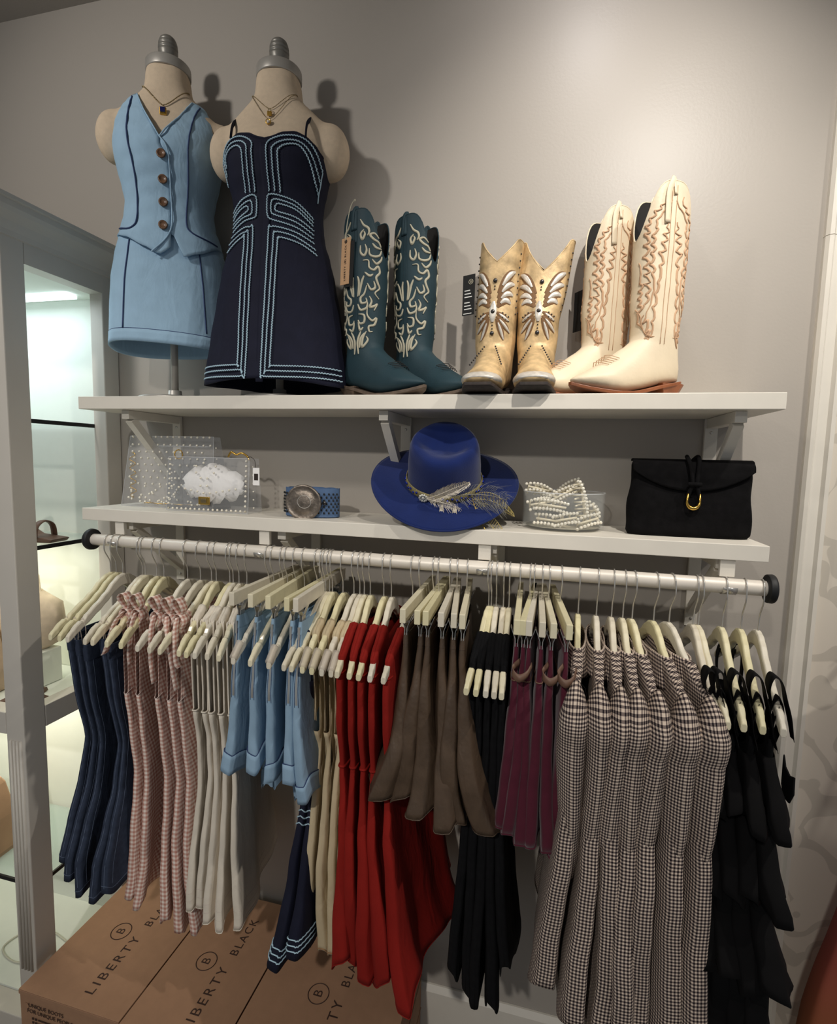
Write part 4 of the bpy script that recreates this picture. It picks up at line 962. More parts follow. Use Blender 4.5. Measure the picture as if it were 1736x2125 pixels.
def hook_mesh():
    r = .0185; P = [(0, .0, -.098), (0, .0, -.072), (0, -.002, -.058), (0, -.010, -.044), (0, -.0185, -.030), (0, -.0215, -.016)]
    P += [(0, r*cos(a), r*sin(a)) for a in [pi+.55-(pi+.5)*i/14 for i in range(3, 15)]]
    return MB().tube(catmull(P, 3), .0016, 7).mesh('hook')
def hanger_mesh():
    R = []
    for i in range(61):
        u = -HL+2*HL*i/60; z, h = lerp_table(HTAB, abs(u)/HL); th = .0065 if abs(u) < .19 else .0055
        if .150 < abs(u) < .160: z -= .006; h -= .006
        prof = [(-th, -h+.004), (-th+.002, -h), (th-.002, -h), (th, -h+.004), (th, -.004), (th-.002, 0), (-th+.002, 0), (-th, -.004)]
        R.append([(x, u, z+zz) for x, zz in prof])
    return MB().loft(R).mesh('hanger_body')
HOOK_ME, BODY_ME = hook_mesh(), hanger_mesh()
for me in (HOOK_ME,):
    me.materials.append(X['chrome'])
    for p in me.polygons: p.use_smooth = True
BODY_MES = []
for c in CREAMS:
    b = BODY_ME.copy(); b.materials.append(c); BODY_MES.append(b)
BAR_MES = []
for c in CREAMS:
    b = MB().box(-.0065, .0065, -.178, .178, -.098, -.066).mesh('hanger_bar'); b.materials.append(c); BAR_MES.append(b)
def clip_mesh():
    m = MB(); m.box(-.0015, .0015, -.002, .002, -.012, 0)
    for s in (-1, 1):
        m.loft([[(s*.012, -.009, .002), (s*.012, .009, .002), (s*.013, .009, .002), (s*.013, -.009, .002)], [(s*.002, -.010, -.024), (s*.002, .010, -.024), (s*.0034, .010, -.024), (s*.0034, -.010, -.024)], [(s*.0016, -.010, -.040), (s*.0016, .010, -.040), (s*.0032, .010, -.040), (s*.0032, -.010, -.040)]])
    m.tube([(-.006, 0, -.012), (.006, 0, -.012)], .003, 8)
    me = m.mesh('clip'); me.materials.append(X['chrome']); return me
CLIP_ME = clip_mesh()
HN = [0]
def hanger(x, a, label, group, ci=None, bar=False, dy=0.0):
    t = empty('skirt_hanger' if bar else 'clothes_hanger', (x, RY+dy, RZ), a, label, 'hanger', group)
    HN[0] += 1; ci = HN[0]*7 % 5 if ci is None else ci
    o = bpy.data.objects.new('bar' if bar else 'hanger_body', (BAR_MES if bar else BODY_MES)[ci]); link(o, t)
    if bar: b = o.modifiers.new('bevel', 'BEVEL'); b.width = .0015; b.segments = 2
    else:
        b = o.modifiers.new('bevel', 'BEVEL'); b.width = .001; b.segments = 1; b.limit_method = 'ANGLE'
    o = bpy.data.objects.new('hook', HOOK_ME); link(o, t)
    if bar:
        o.location = (0, 0, .03); o.location.z = 0
        for y in (-.135, .135):
            c = bpy.data.objects.new('clip', CLIP_ME); link(c, t, (0, y, -.094))
    return t
# ------------------------------------------------------------------ cloth generator
class Cloth:
    """tube of cloth hanging under a hanger; y = along the hanger (-y near the viewer), x = thickness"""
    def __init__(s, prof, ztop, zbot, amp=.008, freq=14, seed=0, lean=0.0, p=.34, hemvar=.006, stiff=.5, ztop0=None):
        s.prof = sorted(prof); s.ztop = ztop; s.zbot = zbot; s.amp = amp; s.freq = freq; s.lean = lean; s.p = p; s.hv = hemvar; s.stiff = stiff
        r = random.Random(seed); s.ph = [r.uniform(0, 6.28) for _ in range(6)]; s.k = [r.uniform(.8, 1.2) for _ in range(4)]
        s.z0 = ztop0 if ztop0 is not None else -.12
    def pt(s, t, z, off=0.0):
        wn, wf, T = lerp_table(s.prof, z); c, sn = cos(t), sin(t)
        fc = c; u = -(wn+off)*fc if c > 0 else -(wf+off)*fc
        v = (T/2+off)*math.copysign(abs(sn)**s.p, sn)
        f = max(0, min(1, (s.z0-z)/(s.z0-s.zbot))); A = s.amp*f**1.2
        ww = (1-abs(c)**6*.35)
        v += A*ww*(sin(u*s.freq*6.28*s.k[0]*.5+s.ph[0]+f*s.k[1])+.5*sin(u*s.freq*6.28*s.k[2]+s.ph[1]-f))
        v += A*.35*abs(sn)*sin(5*t*s.k[3]+s.ph[2]+2*f)+.0012*sin(z*55+u*30+s.ph[3])*s.stiff
        u += A*.4*sin(z*18+s.ph[4])*.5
        if c > 0: u *= 1+.05*f*sin(z*11*s.k[2]+s.ph[4])
        v += s.amp*.55*f*sin(z*7*s.k[3]+s.ph[5])+s.amp*.30*f*sin(z*17+s.ph[2]+3*u)
        return (v+s.lean*f*f, u, z)
    def zt(s, t):
        wn, wf, T = lerp_table(s.prof, -.16); c = cos(t); fc = c; u = -wn*fc if c > 0 else -wf*fc
        return s.ztop(u, sin(t)) if callable(s.ztop) else s.ztop
    def zb(s, t): return s.zbot+s.hv*sin(3*t+s.ph[5])+s.hv*.5*sin(7*t+s.ph[1])
    def build(s, name, mt, parent, nt=72, nz=36, z_from=None, z_to=None, off=0.0, solid=0.0, uv=False, t0=0, t1=2*pi, label=None):
        m = MB(); rows = []; closed = abs(t1-t0-2*pi) < 1e-6; N = nt if closed else nt+1
        for i in range(nz+1):
            f = i/nz; row = []
            for j in range(N):
                t = t0+(t1-t0)*j/nt
                a = s.zt(t) if z_from is None else (z_from(t) if callable(z_from) else z_from); b = s.zb(t) if z_to is None else (z_to(t) if callable(z_to) else z_to)
                row.append(s.pt(t, a+(b-a)*f, off))
            rows.append(row)
        if z_from is None and callable(s.ztop):
            cl = []
            for j in range(N):
                x_, y_, z_ = rows[0][j]; k = 0.0 if z_ > hang_top(y_)-.008 else 1.0
                cl.append((x_*k, y_, z_+(.0035 if k == 0 else 0)))
            rows.insert(0, cl)
        m.loft(rows, False, False, closed=closed)
        if uv:
            m.uv = []
            for row in rows:
                d = [0.0]*N
                for j in range(1, N//2+1): d[j] = d[j-1]+(Vector(row[j])-Vector(row[j-1])).length
                if closed:
                    acc = 0.0
                    for j in range(N-1, N//2, -1):
                        acc += (Vector(row[j])-Vector(row[(j+1) % N])).length; d[j] = -acc
                else:
                    for j in range(1, N): d[j] = d[j-1]+(Vector(row[j])-Vector(row[j-1])).length
                m.uv += [(d[j]+.0026, row[j][2]) for j in range(N)]
        return m.obj(name, mt, parent, smooth=True, solid=solid, label=label)
    def ring(s, name, mt, parent, z, r=.0015, off=.001, n=72, wig=0, t0=0, t1=2*pi):
        closed = abs(t1-t0-2*pi) < 1e-6; P = []
        for j in range(n if closed else n+1):
            t = t0+(t1-t0)*j/n; zz = (z(t) if callable(z) else z)+wig*sin(j*2.2); P.append(s.pt(t, zz, off))
        return MB().tube(P, r, 5, closed=closed).obj(name, mt, parent, smooth=True)
def root(name, x, a, label, cat, group, dy=0.0):
    t = empty(name, (x, RY+dy, RZ), a, label, cat, group); return t
def sm(a, b, x):
    t = max(0, min(1, (x-a)/(b-a))); return t*t*(3-2*t)
def strap_top(inner, outer, neck, pit):
    """ztop for a sleeveless dress: straps between |u| inner..outer reach over the hanger"""
    def f(u, side):
        au = abs(u); up_ = hang_top(au)+.003
        if au < inner: k = sm(inner-.025, inner, au); return neck+(up_-neck)*k
        if au <= outer: return up_
        k = sm(outer, outer+.012, au); return up_+(pit-up_)*k
    return f
def over_open(extra, limit, op, neck):
    def f(u, side):
        au = abs(u); k = sm(op-.008, op+.012, au); return neck+(hang_top(min(au, limit))+extra-neck)*k
    return f
def over_top(extra=.003, limit=.2):
    return lambda u, side: hang_top(min(abs(u), limit))+extra
# ---------- materials
X['denim'] = mat('dark_denim', (50, 58, 75), .9, noise=.16, nscale=60, bump=.25, bscale=500, spec=.2, wrinkle=0.35)
X['denimedge'] = mat('denim_edge', (92, 104, 126), .9)
X['pinkg'] = gingham('pink_gingham', (240, 226, 216), (216, 182, 168), (190, 138, 124), .0115)
X['pinkback'] = mat('pink_lining', (206, 186, 178), .9)
X['whitec'] = mat('white_cotton', (226, 216, 200), .9, noise=.03, nscale=20, bump=.12, bscale=400, spec=.25, wrinkle=0.45)
X['bluec'] = mat('pale_blue_twill', (146, 174, 197), .85, noise=.05, nscale=25, bump=.12, bscale=600, spec=.25, wrinkle=0.45)
X['beigec'] = mat('beige_cotton', (206, 188, 154), .9, noise=.05, nscale=20, bump=.12, bscale=400, spec=.25, wrinkle=0.55)
X['tantrim'] = mat('tan_scallop_trim', (168, 128, 92), .8)
X['redc'] = mat('rust_red_crepe', (138, 27, 20), .85, noise=.06, nscale=15, bump=.12, bscale=500, spec=.25, wrinkle=0.4)
X['leather'] = mat('brown_leather_skirt', (84, 68, 54), .42, noise=.14, nscale=25, bump=.35, bscale=90, spec=.45, wrinkle=0.6)
X['knit'] = mat('black_rib_knit', (17, 17, 19), .95, noise=.2, nscale=60, spec=.2)
X['burg'] = mat('burgundy_suede', (84, 30, 46), .95, noise=.1, nscale=30, bump=.15, bscale=400, spec=.2, sheen=.2, wrinkle=0.2)
X['chk'] = gingham('black_cream_check', (222, 204, 186), (126, 112, 106), (34, 28, 32), .0068)
X['blackc'] = mat('black_cotton', (11, 11, 12), .9, noise=.25, nscale=30, bump=.2, bscale=300, spec=.2)
X['blackr'] = mat('black_ruffle', (13, 12, 13), .9, noise=.2, nscale=30, spec=.2)
X['tape'] = mat('clear_grip', (226, 214, 200), .2, alpha=.45)
def H(kind, i, x, a, **k):
    n = {'denim': 'dark denim dress', 'pink': 'pink gingham dress', 'white': 'white dress', 'navy': 'navy dress', 'beige': 'beige dress', 'red': 'red dress', 'knit': 'black knit dress', 'check': 'checked shirt dress', 'black': 'black ruffled dress',
         'blue': 'pale blue skort', 'brown': 'brown leather skirt', 'burgundy': 'burgundy skirt'}[kind]
    bar = k.get('bar', False)
    return hanger(x, a, ('cream wooden clip hanger holding the %s %s from the left' if bar else 'cream wooden hanger holding the %s %s from the left') % (ORD[i], n), 'cream hangers on the rod', bar=bar)
# ---------- dark denim strapless dresses
for i, ((x, a), zb, ln) in enumerate(zip([(-1.224, .04), (-1.204, .08), (-1.181, .09), (-1.114, .03), (-1.104, .09)], (-.845, -.885, -.915, -.93, -.90), (-.012, -.004, .0, -.006, .012))):
    H('denim', i, x, a)
    t = root('denim_dress', x, a, '%s dark denim strapless dress from the left end of the rod' % ORD[i], 'dress', 'denim dresses')
    tp = -.232-.012*(i % 3)
    C = Cloth([(-1.0, .205, .19, .036), (-.83, .195, .185, .032), (-.75, .165, .165, .027), (-.65, .128, .135, .020), (-.54, .106, .115, .016), (-.37, .138, .135, .017), (-.23, .152, .15, .024)], tp, zb, amp=.006, freq=7, seed=i, lean=ln, hemvar=.008, ztop0=-.5)
    b = C.build('dress_body', X['denim'], t, solid=.002)
    C.build('waistband', X['denim'], t, nz=4, z_from=tp+.003, z_to=tp-.042, off=.0022)
    C.ring('top_edge', X['denimedge'], t, tp+.002, .0012, .001); C.ring('hem_stitch', X['denimedge'], t, lambda q: C.zb(q)+.018, .0007, .001)
    m = MB()
    for q in (.0, .45, -.45): m.tube([C.pt(q, tp-.04+(zb-tp+.06)*k/24, .0008) for k in range(25)], .0008, 4)
    m.obj('seams', X['denimedge'], t)
    for s in (-1, 1): MB().tube(catmull([(.004, s*.150, tp), (.008, s*.153, -.205), (0, s*.155, hang_top(.155)+.0), (-.008, s*.153, -.205), (-.004, s*.150, tp)], 5), .0010, 5).obj('hanging_loop', X['tape'], t, smooth=True)
# ---------- pink gingham dresses with tied shoulders
def ribbon(name, pts, w0, mt, parent, axis=(0, 1, 0), solid=.001):
    P = catmull(pts, 6); m = MB(); R = []; uvs = []; L = 0; ax = Vector(axis)
    for i, p in enumerate(P):
        if i: L += (p-P[i-1]).length
        k = w0 if not callable(w0) else w0(i/(len(P)-1)); R.append([tuple(p-ax*k/2), tuple(p+Vector((.002, 0, 0))), tuple(p+ax*k/2)]); uvs += [(0, L), (k/2, L), (k, L)]
    m.loft(R, False, False, closed=False); m.uv = uvs
    return m.obj(name, mt, parent, smooth=True, solid=solid)
for i, ((x, a), zb, ln) in enumerate(zip([(-1.066, .11), (-1.042, .19), (-.965, .06), (-.924, .03), (-.889, 0)], (-.955, -.975, -1.005, -1.02, -1.01), (-.02, -.02, -.01, .0, .012))):
    H('pink', i, x, a)
    t = root('gingham_dress', x, a, '%s pink gingham dress with tied shoulders from the left' % ORD[i], 'dress', 'pink gingham dresses')
    C = Cloth([(-1.1, .150, .17, .036), (-.95, .138, .16, .033), (-.8, .132, .15, .028), (-.61, .112, .125, .022), (-.45, .130, .135, .018), (-.37, .142, .142, .016), (-.2, .148, .148, .017), (-.12, .148, .148, .017)], strap_top(.100, .134, -.335, -.375), zb, amp=.010, freq=11, seed=20+i, lean=ln, hemvar=.01, ztop0=-.55)
    C.build('dress_body', X['pinkg'], t, nt=96, nz=44, uv=True, solid=.0015)
    C.ring('armhole_trim', X['pinkback'], t, lambda q: -.375+.02*abs(sin(q)), .0012, .0005, 16, t0=-.55, t1=.55)
    y = -.125; z = hang_top(.12)
    ribbon('shoulder_tie', [(-.004, y, z-.03), (-.014, y, z-.005), (-.006, y, z+.012), (.006, y, z+.010), (.014, y, z-.008), (.004, y, z-.03)], .030, X['pinkg'], t)
    ribbon('bow_loop', [(0, y, z+.006), (-.012, y-.01, z+.040), (.004, y-.012, z+.055), (.014, y-.006, z+.028), (.002, y, z+.006)], lambda s: .014+.014*sin(pi*s), X['pinkg'], t)
    dx = (-.03, .0, .012, .035, .02)[i]
    ribbon('bow_tail', [(0, y-.01, z+.006), (dx*.4, y-.030, z-.02), (dx, y-.044, z-.09), (dx*1.3, y-.040, z-(.10, .12, .16, .17, .11)[i])], .024, X['pinkg'], t)
# ---------- white dresses
for i, ((x, a), zb, ln) in enumerate(zip([(-.874, .18), (-.832, .08), (-.822, .14), (-.804, .21), (-.780, .24)], (-.935, -.93, -.955, -.965, -.975), (-.02, -.012, -.006, .002, .012))):
    H('white', i, x, a)
    t = root('white_dress', x, a, '%s white sleeveless dress from the left' % ORD[i], 'dress', 'white dresses')
    C = Cloth([(-1.0, .152, .205, .032), (-.93, .146, .20, .029), (-.76, .134, .17, .024), (-.575, .112, .125, .018), (-.47, .118, .125, .016), (-.40, .135, .135, .016), (-.2, .150, .150, .017), (-.12, .15, .15, .017)], strap_top(.080, .126, -.32, -.395), zb, amp=.007, freq=9, seed=40+i, lean=ln, ztop0=-.5)
    C.build('dress_body', X['whitec'], t, nt=96, nz=40, solid=.0015)
    for off, nm in ((-.062, 0), (-.040, 0), (-.018, 0)): C.ring('hem_stitch', X['pinkback'], t, lambda q, o=off: C.zb(q)-o-.08+.07, .0005, .0006)
    C.ring('armhole_binding', X['whitec'], t, lambda q: C.zt(q)+.0, .0024, .0012, 24, t0=-.62, t1=.62)
    C.ring('hem_edge', X['whitec'], t, lambda q: C.zb(q), .0014, .0004)
# ---------- hangers without a garment between the skorts
for i, (x, a) in enumerate([(-.700, .05), (-.660, .07), (-.611, .06)]):
    t = hanger(x, a, 'empty cream wooden hanger, %s among the pale blue skorts' % ORD[i], 'cream hangers on the rod', ci=(1, 0, 3)[i])
    if i != 1: MB().tube([(0, -HL+.002+.004*k, -.214+.0035*k) for k in range(9)], .011, 8, flat=(.75, 1.1)).obj('clear_grip', X['tape'], t, smooth=True)
# ---------- pale blue skorts on clip hangers
for i, ((x, a), zb, ln) in enumerate(zip([(-.715, .03), (-.673, .07), (-.637, .12), (-.575, .04), (-.560, .08)], (-.515, -.490, -.520, -.500, -.555), (-.016, -.010, -.004, -.004, .012))):
    H('blue', i, x, a, bar=True)
    t = root('zip_skort', x, a, '%s pale blue skort with a zip and turned up cuffs from the left' % ORD[i], 'skort', 'pale blue skorts')
    C = Cloth([(-.7, .178, .178, .042), (-.5, .176, .176, .036), (-.3, .172, .172, .028), (-.2, .160, .160, .020), (-.12, .148, .148, .010)], -.130, zb, amp=.006, freq=6, seed=60+i, lean=ln, hemvar=.010, ztop0=-.2)
    C.build('skort_body', X['bluec'], t, nt=72, nz=30, solid=.002)
    C.build('cuff', X['bluec'], t, nz=4, z_from=lambda q: C.zb(q)+.042, z_to=lambda q: C.zb(q)-.004, off=.0035, solid=.0015)
    C.ring('cuff_piping', X['piping'], t, lambda q: C.zb(q)+.043, .0011, .003)
    C.build('waistband', X['bluec'], t, nz=3, z_from=-.128, z_to=-.158, off=.002)
    D = Cloth([(-.8, .015, .165, .034), (-.5, .012, .160, .030), (-.3, .0, .150, .022)], -.34, zb-(.135, .10, .15, .12, .12)[i], amp=.008, freq=7, seed=70+i, lean=ln+.012, hemvar=.008, ztop0=-.3)
    D.build('rear_leg', X['bluec'], t, nt=48, nz=16, solid=.0015); D.build('rear_cuff', X['bluec'], t, nt=48, nz=4, z_from=lambda q: D.zb(q)+.04, z_to=lambda q: D.zb(q)-.003, off=.003)
    zp = C.build('zip', X['chrome'], t, nt=4, nz=16, z_from=-.132, z_to=-.32, off=.0012, t0=-.006, t1=.006)
    MB().box(-.0025, .0025, -.006, -.002, -.030, 0).obj('zip_pull', X['chrome'], zp, loc=(C.pt(0, -.15)[0], C.pt(0, -.15)[1], -.14))
    for s in (-.03, .03): MB().tube([C.pt(s, -.135-.19*k/10, .001) for k in range(11)], .0006, 4).obj('zip_stitch', X['piping'], t)
# ---------- navy dresses with rickrack
for i, ((x, a), zb, ln) in enumerate(zip([(-.551, -.05), (-.540, -.01)], (-.975, -.945), (-.030, .0))):
    H('navy', i, x, a)
    t = root('navy_trim_dress', x, a, '%s navy dress with pale rickrack hanging on the rod' % ('left' if i == 0 else 'right'), 'dress', 'navy dresses on the rod')
    C = Cloth([(-1.0, .205, .19, .050), (-.9, .192, .18, .044), (-.75, .155, .155, .032), (-.62, .112, .12, .022), (-.5, .10, .11, .018), (-.3, .12, .12, .014), (-.2, .13, .13, .010)], -.285, zb, amp=.007, freq=7, seed=80+i, lean=ln, ztop0=-.5)
    C.build('dress_body', X['navy'], t, nz=36, solid=.0015)
    for z in (.022, .036, .050): C.ring('hem_rickrack', X['ric'], t, lambda q, z=z: C.zb(q)+z, .0016, .002, 140, wig=.0012)
    for z in (-.46, -.475, -.49, -.53, -.55, -.57, -.62, -.635, -.65): C.ring('side_rickrack', X['ric'], t, lambda q, z=z: z-.012*abs(sin(q*2)), .0015, .002, 24, wig=.0008, t0=-.5, t1=.5)
    for s in (-1, 1): MB().tube(catmull([(.004, s*.11, -.285), (.009, s*.118, -.20), (0, s*.12, hang_top(.12)+.002), (-.009, s*.118, -.20), (-.004, s*.11, -.285)], 6), .0022, 6).obj('strap', X['navy'], t, smooth=True)
# ---------- beige dresses with scalloped hems
for i, ((x, a), zb, ln) in enumerate(zip([(-.532, .08), (-.503, .05), (-.473, .02), (-.457, .05)], (-.955, -.965, -.96, -.95), (-.014, .004, .010, .014))):
    H('beige', i, x, a)
    t = root('beige_dress', x, a, '%s beige sleeveless dress with a scalloped hem from the left' % ORD[i], 'dress', 'beige dresses')
    C = Cloth([(-1.0, .150, .16, .036), (-.9, .148, .16, .033), (-.74, .148, .155, .028), (-.57, .122, .13, .022), (-.46, .095, .12, .018), (-.40, .118, .13, .018), (-.33, .118, .13, .016), (-.2, .150, .150, .017), (-.12, .15, .15, .017)], strap_top(.085, .124, -.37, -.41), zb, amp=.006, freq=9, seed=100+i, lean=ln, hemvar=0, ztop0=-.5)
    base = C.zbot; C.zb = lambda q, b=base: b+.014*abs(cos(q*5))
    C.build('dress_body', X['beigec'], t, nt=96, nz=38, solid=.0015)
    C.ring('scallop_trim', X['tantrim'], t, lambda q, b=base: b+.014*abs(cos(q*5))+.004, .0013, .0012, 120)
    m = MB().tube([(0, -HL+.003+.004*k, -.215+.0033*k) for k in range(10)], .012, 8, flat=(.75, 1.1)).obj('clear_grip', X['tape'], t, smooth=True)
# ---------- red dresses
for i, ((x, a), zb, ln) in enumerate(zip([(-.445, .06), (-.429, .12), (-.393, .05), (-.373, .08), (-.318, -.04)], (-.90, -.90, -.925, -.935, -.955), (.004, .014, .030, .050, .080))):
    H('red', i, x, a)
    t = root('red_dress', x, a, '%s rust red dress with a gathered waist from the left' % ORD[i], 'dress', 'rust red dresses')
    C = Cloth([(-1.0, .215, .22, .056), (-.84, .208, .22, .050), (-.62, .190, .205, .034), (-.50, .170, .18, .020), (-.45, .165, .17, .018), (-.33, .188, .18, .024), (-.23, .190, .18, .022), (-.2, .182, .18, .019), (-.12, .18, .18, .018)], over_open(.004, .182, .075, -.165), zb, amp=.016, freq=6, seed=120+i, lean=ln, hemvar=.016, ztop0=-.42)
    C.build('dress_body', X['redc'], t, nt=96, nz=46, solid=.0015)
    C.ring('waist_gather', X['redc'], t, -.455, .0035, .001); C.ring('hem_edge', X['redc'], t, lambda q: C.zb(q), .0012, .0004)
    C.ring('cap_edge', X['redc'], t, lambda q: -.222, .0022, .001, 14, t0=-.5, t1=.5)
# ---------- brown leather skirts
for i, ((x, a), zb, ln) in enumerate(zip([(-.299, .03), (-.265, .02), (-.252, .05), (-.224, .08), (-.207, .14), (-.182, .10)], (-.49, -.50, -.515, -.525, -.535, -.545), (-.060, -.036, -.014, .010, .036, .068))):
    H('brown', i, x, a, bar=True)
    t = root('leather_skirt', x, a, '%s flared brown leather skirt from the left' % ORD[i], 'skirt', 'brown leather skirts')
    C = Cloth([(-.6, .205, .21, .074), (-.45, .188, .19, .060), (-.3, .168, .165, .042), (-.2, .150, .15, .022), (-.12, .140, .14, .012)], -.132, zb, amp=.016, freq=9, seed=140+i, lean=ln, hemvar=.010, ztop0=-.16)
    C.build('skirt_body', X['leather'], t, nt=80, nz=32, solid=.002)
    C.build('waistband', X['leather'], t, nz=3, z_from=-.130, z_to=-.155, off=.002)
    C.ring('hem_edge', X['leather'], t, lambda q: C.zb(q), .0014, .0005)
# ---------- black ribbed knit dresses
for i, ((x, a), zb, ln) in enumerate(zip([(-.129, -.09), (-.123, -.02), (-.111, .02), (-.094, .02), (-.081, .03)], (-.93, -.97, -.99, -1.0, -.90), (-.020, -.010, .0, .012, .034))):
    H('knit', i, x, a)
    t = root('knit_dress', x, a, '%s long black ribbed knit dress from the left' % ORD[i], 'dress', 'black knit dresses')
    C = Cloth([(-1.1, .14, .14, .034), (-.9, .150, .15, .032), (-.5, .150, .15, .026), (-.3, .150, .15, .019), (-.2, .160, .16, .018), (-.12, .16, .16, .0175)], over_open(.003, .158, .065, -.15), zb, amp=.006, freq=8, seed=160+i, lean=ln, hemvar=.02, ztop0=-.3)
    C.build('dress_body', X['knit'], t, nt=72, nz=34, solid=.002)
    m = MB()
    for k in range(24):
        q = 2*pi*k/24; m.tube([C.pt(q, C.zt(q)-.004+(C.zb(q)-C.zt(q)+.008)*e/18, .0006) for e in range(19)], .0009, 4)
    m.obj('ribs', X['knit'], t, smooth=True)['kind'] = 'stuff'
# ---------- burgundy skirts
for i, ((x, a), zb, ln) in enumerate(zip([(-.057, .03), (-.033, -.04), (-.024, -.02), (-.006, .03), (.009, .07), (.036, .09)], (-.535, -.545, -.55, -.545, -.555, -.58), (-.012, -.012, -.006, .0, .006, .004))):
    H('burgundy', i, x, a, bar=True)
    t = root('suede_skirt', x, a, '%s burgundy skirt with a leather tab from the left' % ORD[i], 'skirt', 'burgundy skirts')
    C = Cloth([(-.7, .170, .17, .038), (-.5, .168, .168, .036), (-.3, .160, .16, .028), (-.2, .150, .15, .017), (-.12, .140, .14, .010)], -.128, zb, amp=.006, freq=5, seed=180+i, lean=ln, hemvar=.008, ztop0=-.2)
    C.build('skirt_body', X['burg'], t, nt=64, nz=28, solid=.002)
    C.ring('hem_edge', X['burg'], t, lambda q: C.zb(q), .0020, .0005)
    C.ring('waist_cord', X['brown'], t, lambda q: -.185-.02*cos(q), .0016, .002, 48)
    if i in (1, 4, 5): ribbon('leather_tab', [(-.006, -.150, -.165), (-.018, -.172, -.175), (-.004, -.184, -.186), (.012, -.176, -.180), (.020, -.155, -.168)], .016, X['brown'], t, axis=(0, .2, 1))
# ---------- checked shirt dresses
def sleeve(t, s, i, far=False):
    m = MB(); R = []; N = 28; uvs = []
    rnd = random.Random(300+i*2+far); ph = rnd.uniform(0, 6)
    for k in range(31):
        f = k/30; z = -.185-.42*f
        cy = s*(.176+.024*sin(pi*min(1, f*3.2))*(1 if f < .32 else 1)-.0*f) if f < .3 else s*(.176+.010-.035*(f-.3))
        ry = lerp_table([(0, .012), (.05, .028), (.14, .042), (.3, .045), (.6, .042), (.85, .034), (1, .020)], f)[0]; rx = lerp_table([(0, .008), (.05, .020), (.14, .029), (.3, .029), (.6, .026), (.85, .020), (1, .012)], f)[0]
        cx = .004*sin(f*5+ph); row = []; d = 0; pv = None
        for j in range(N):
            q = 2*pi*j/N; w_ = 1+.07*sin(3*q+f*6+ph)
            p = (cx+rx*w_*sin(q), cy+s*ry*w_*cos(q), z+(.030*(1-cos(q))*-.5+.012 if f < .1 else 0)); row.append(p)
        for j in range(N):
            jj = j if j <= N//2 else N-j; uvs.append((jj*2*pi/N*(rx+ry)/2, z))
        R.append(row)
    m.loft(R, True, False); m.uv = uvs
    o = m.obj('sleeve', X['chk'], t, smooth=True)
    return o
for i, ((x, a), zb, ln) in enumerate(zip([(.077, -.03), (.117, -.01), (.150, 0), (.174, .04), (.194, .12), (.239, .15), (.271, .23)], (-.87, -.92, -.95, -.97, -.98, -.98, -.96), (-.034, -.014, -.006, .0, .006, .006, .002))):
    H('check', i, x, a)
    t = root('check_shirt_dress', x, a, '%s black and cream checked shirt dress from the left' % ORD[i], 'dress', 'checked shirt dresses')
    C = Cloth([(-1.1, .235, .20, .070), (-.9, .232, .20, .064), (-.6, .222, .19, .054), (-.45, .205, .19, .044), (-.26, .186, .186, .024), (-.2, .180, .18, .021), (-.12, .178, .178, .019)], over_open(.005, .178, .085, -.175), zb, amp=.010, freq=7, seed=200+i, lean=ln, hemvar=.012, ztop0=-.3)
    base = C.zbot; C.zb = lambda q, b=base: b+.05*abs(cos(q))**4
    C.build('dress_body', X['chk'], t, nt=96, nz=46, uv=True, solid=.0015)
    sleeve(t, -1, i); sleeve(t, 1, i, True)
    K = Cloth([(-.205, .116, .116, .062), (-.188, .112, .112, .056), (-.165, .102, .102, .046), (-.138, .094, .094, .038)], -.140, -.198, amp=0, seed=i, hemvar=.004, p=.8)
    K.build('collar', X['chk'], t, nt=48, nz=6, uv=True, solid=.003)
    m = MB().tube([(0.0, -.166, -.180), (.016, -.172, -.194), (.021, -.180, -.215), (.018, -.186, -.24)], .0008, 4).obj('shoulder_seam', X['blackc'], t)
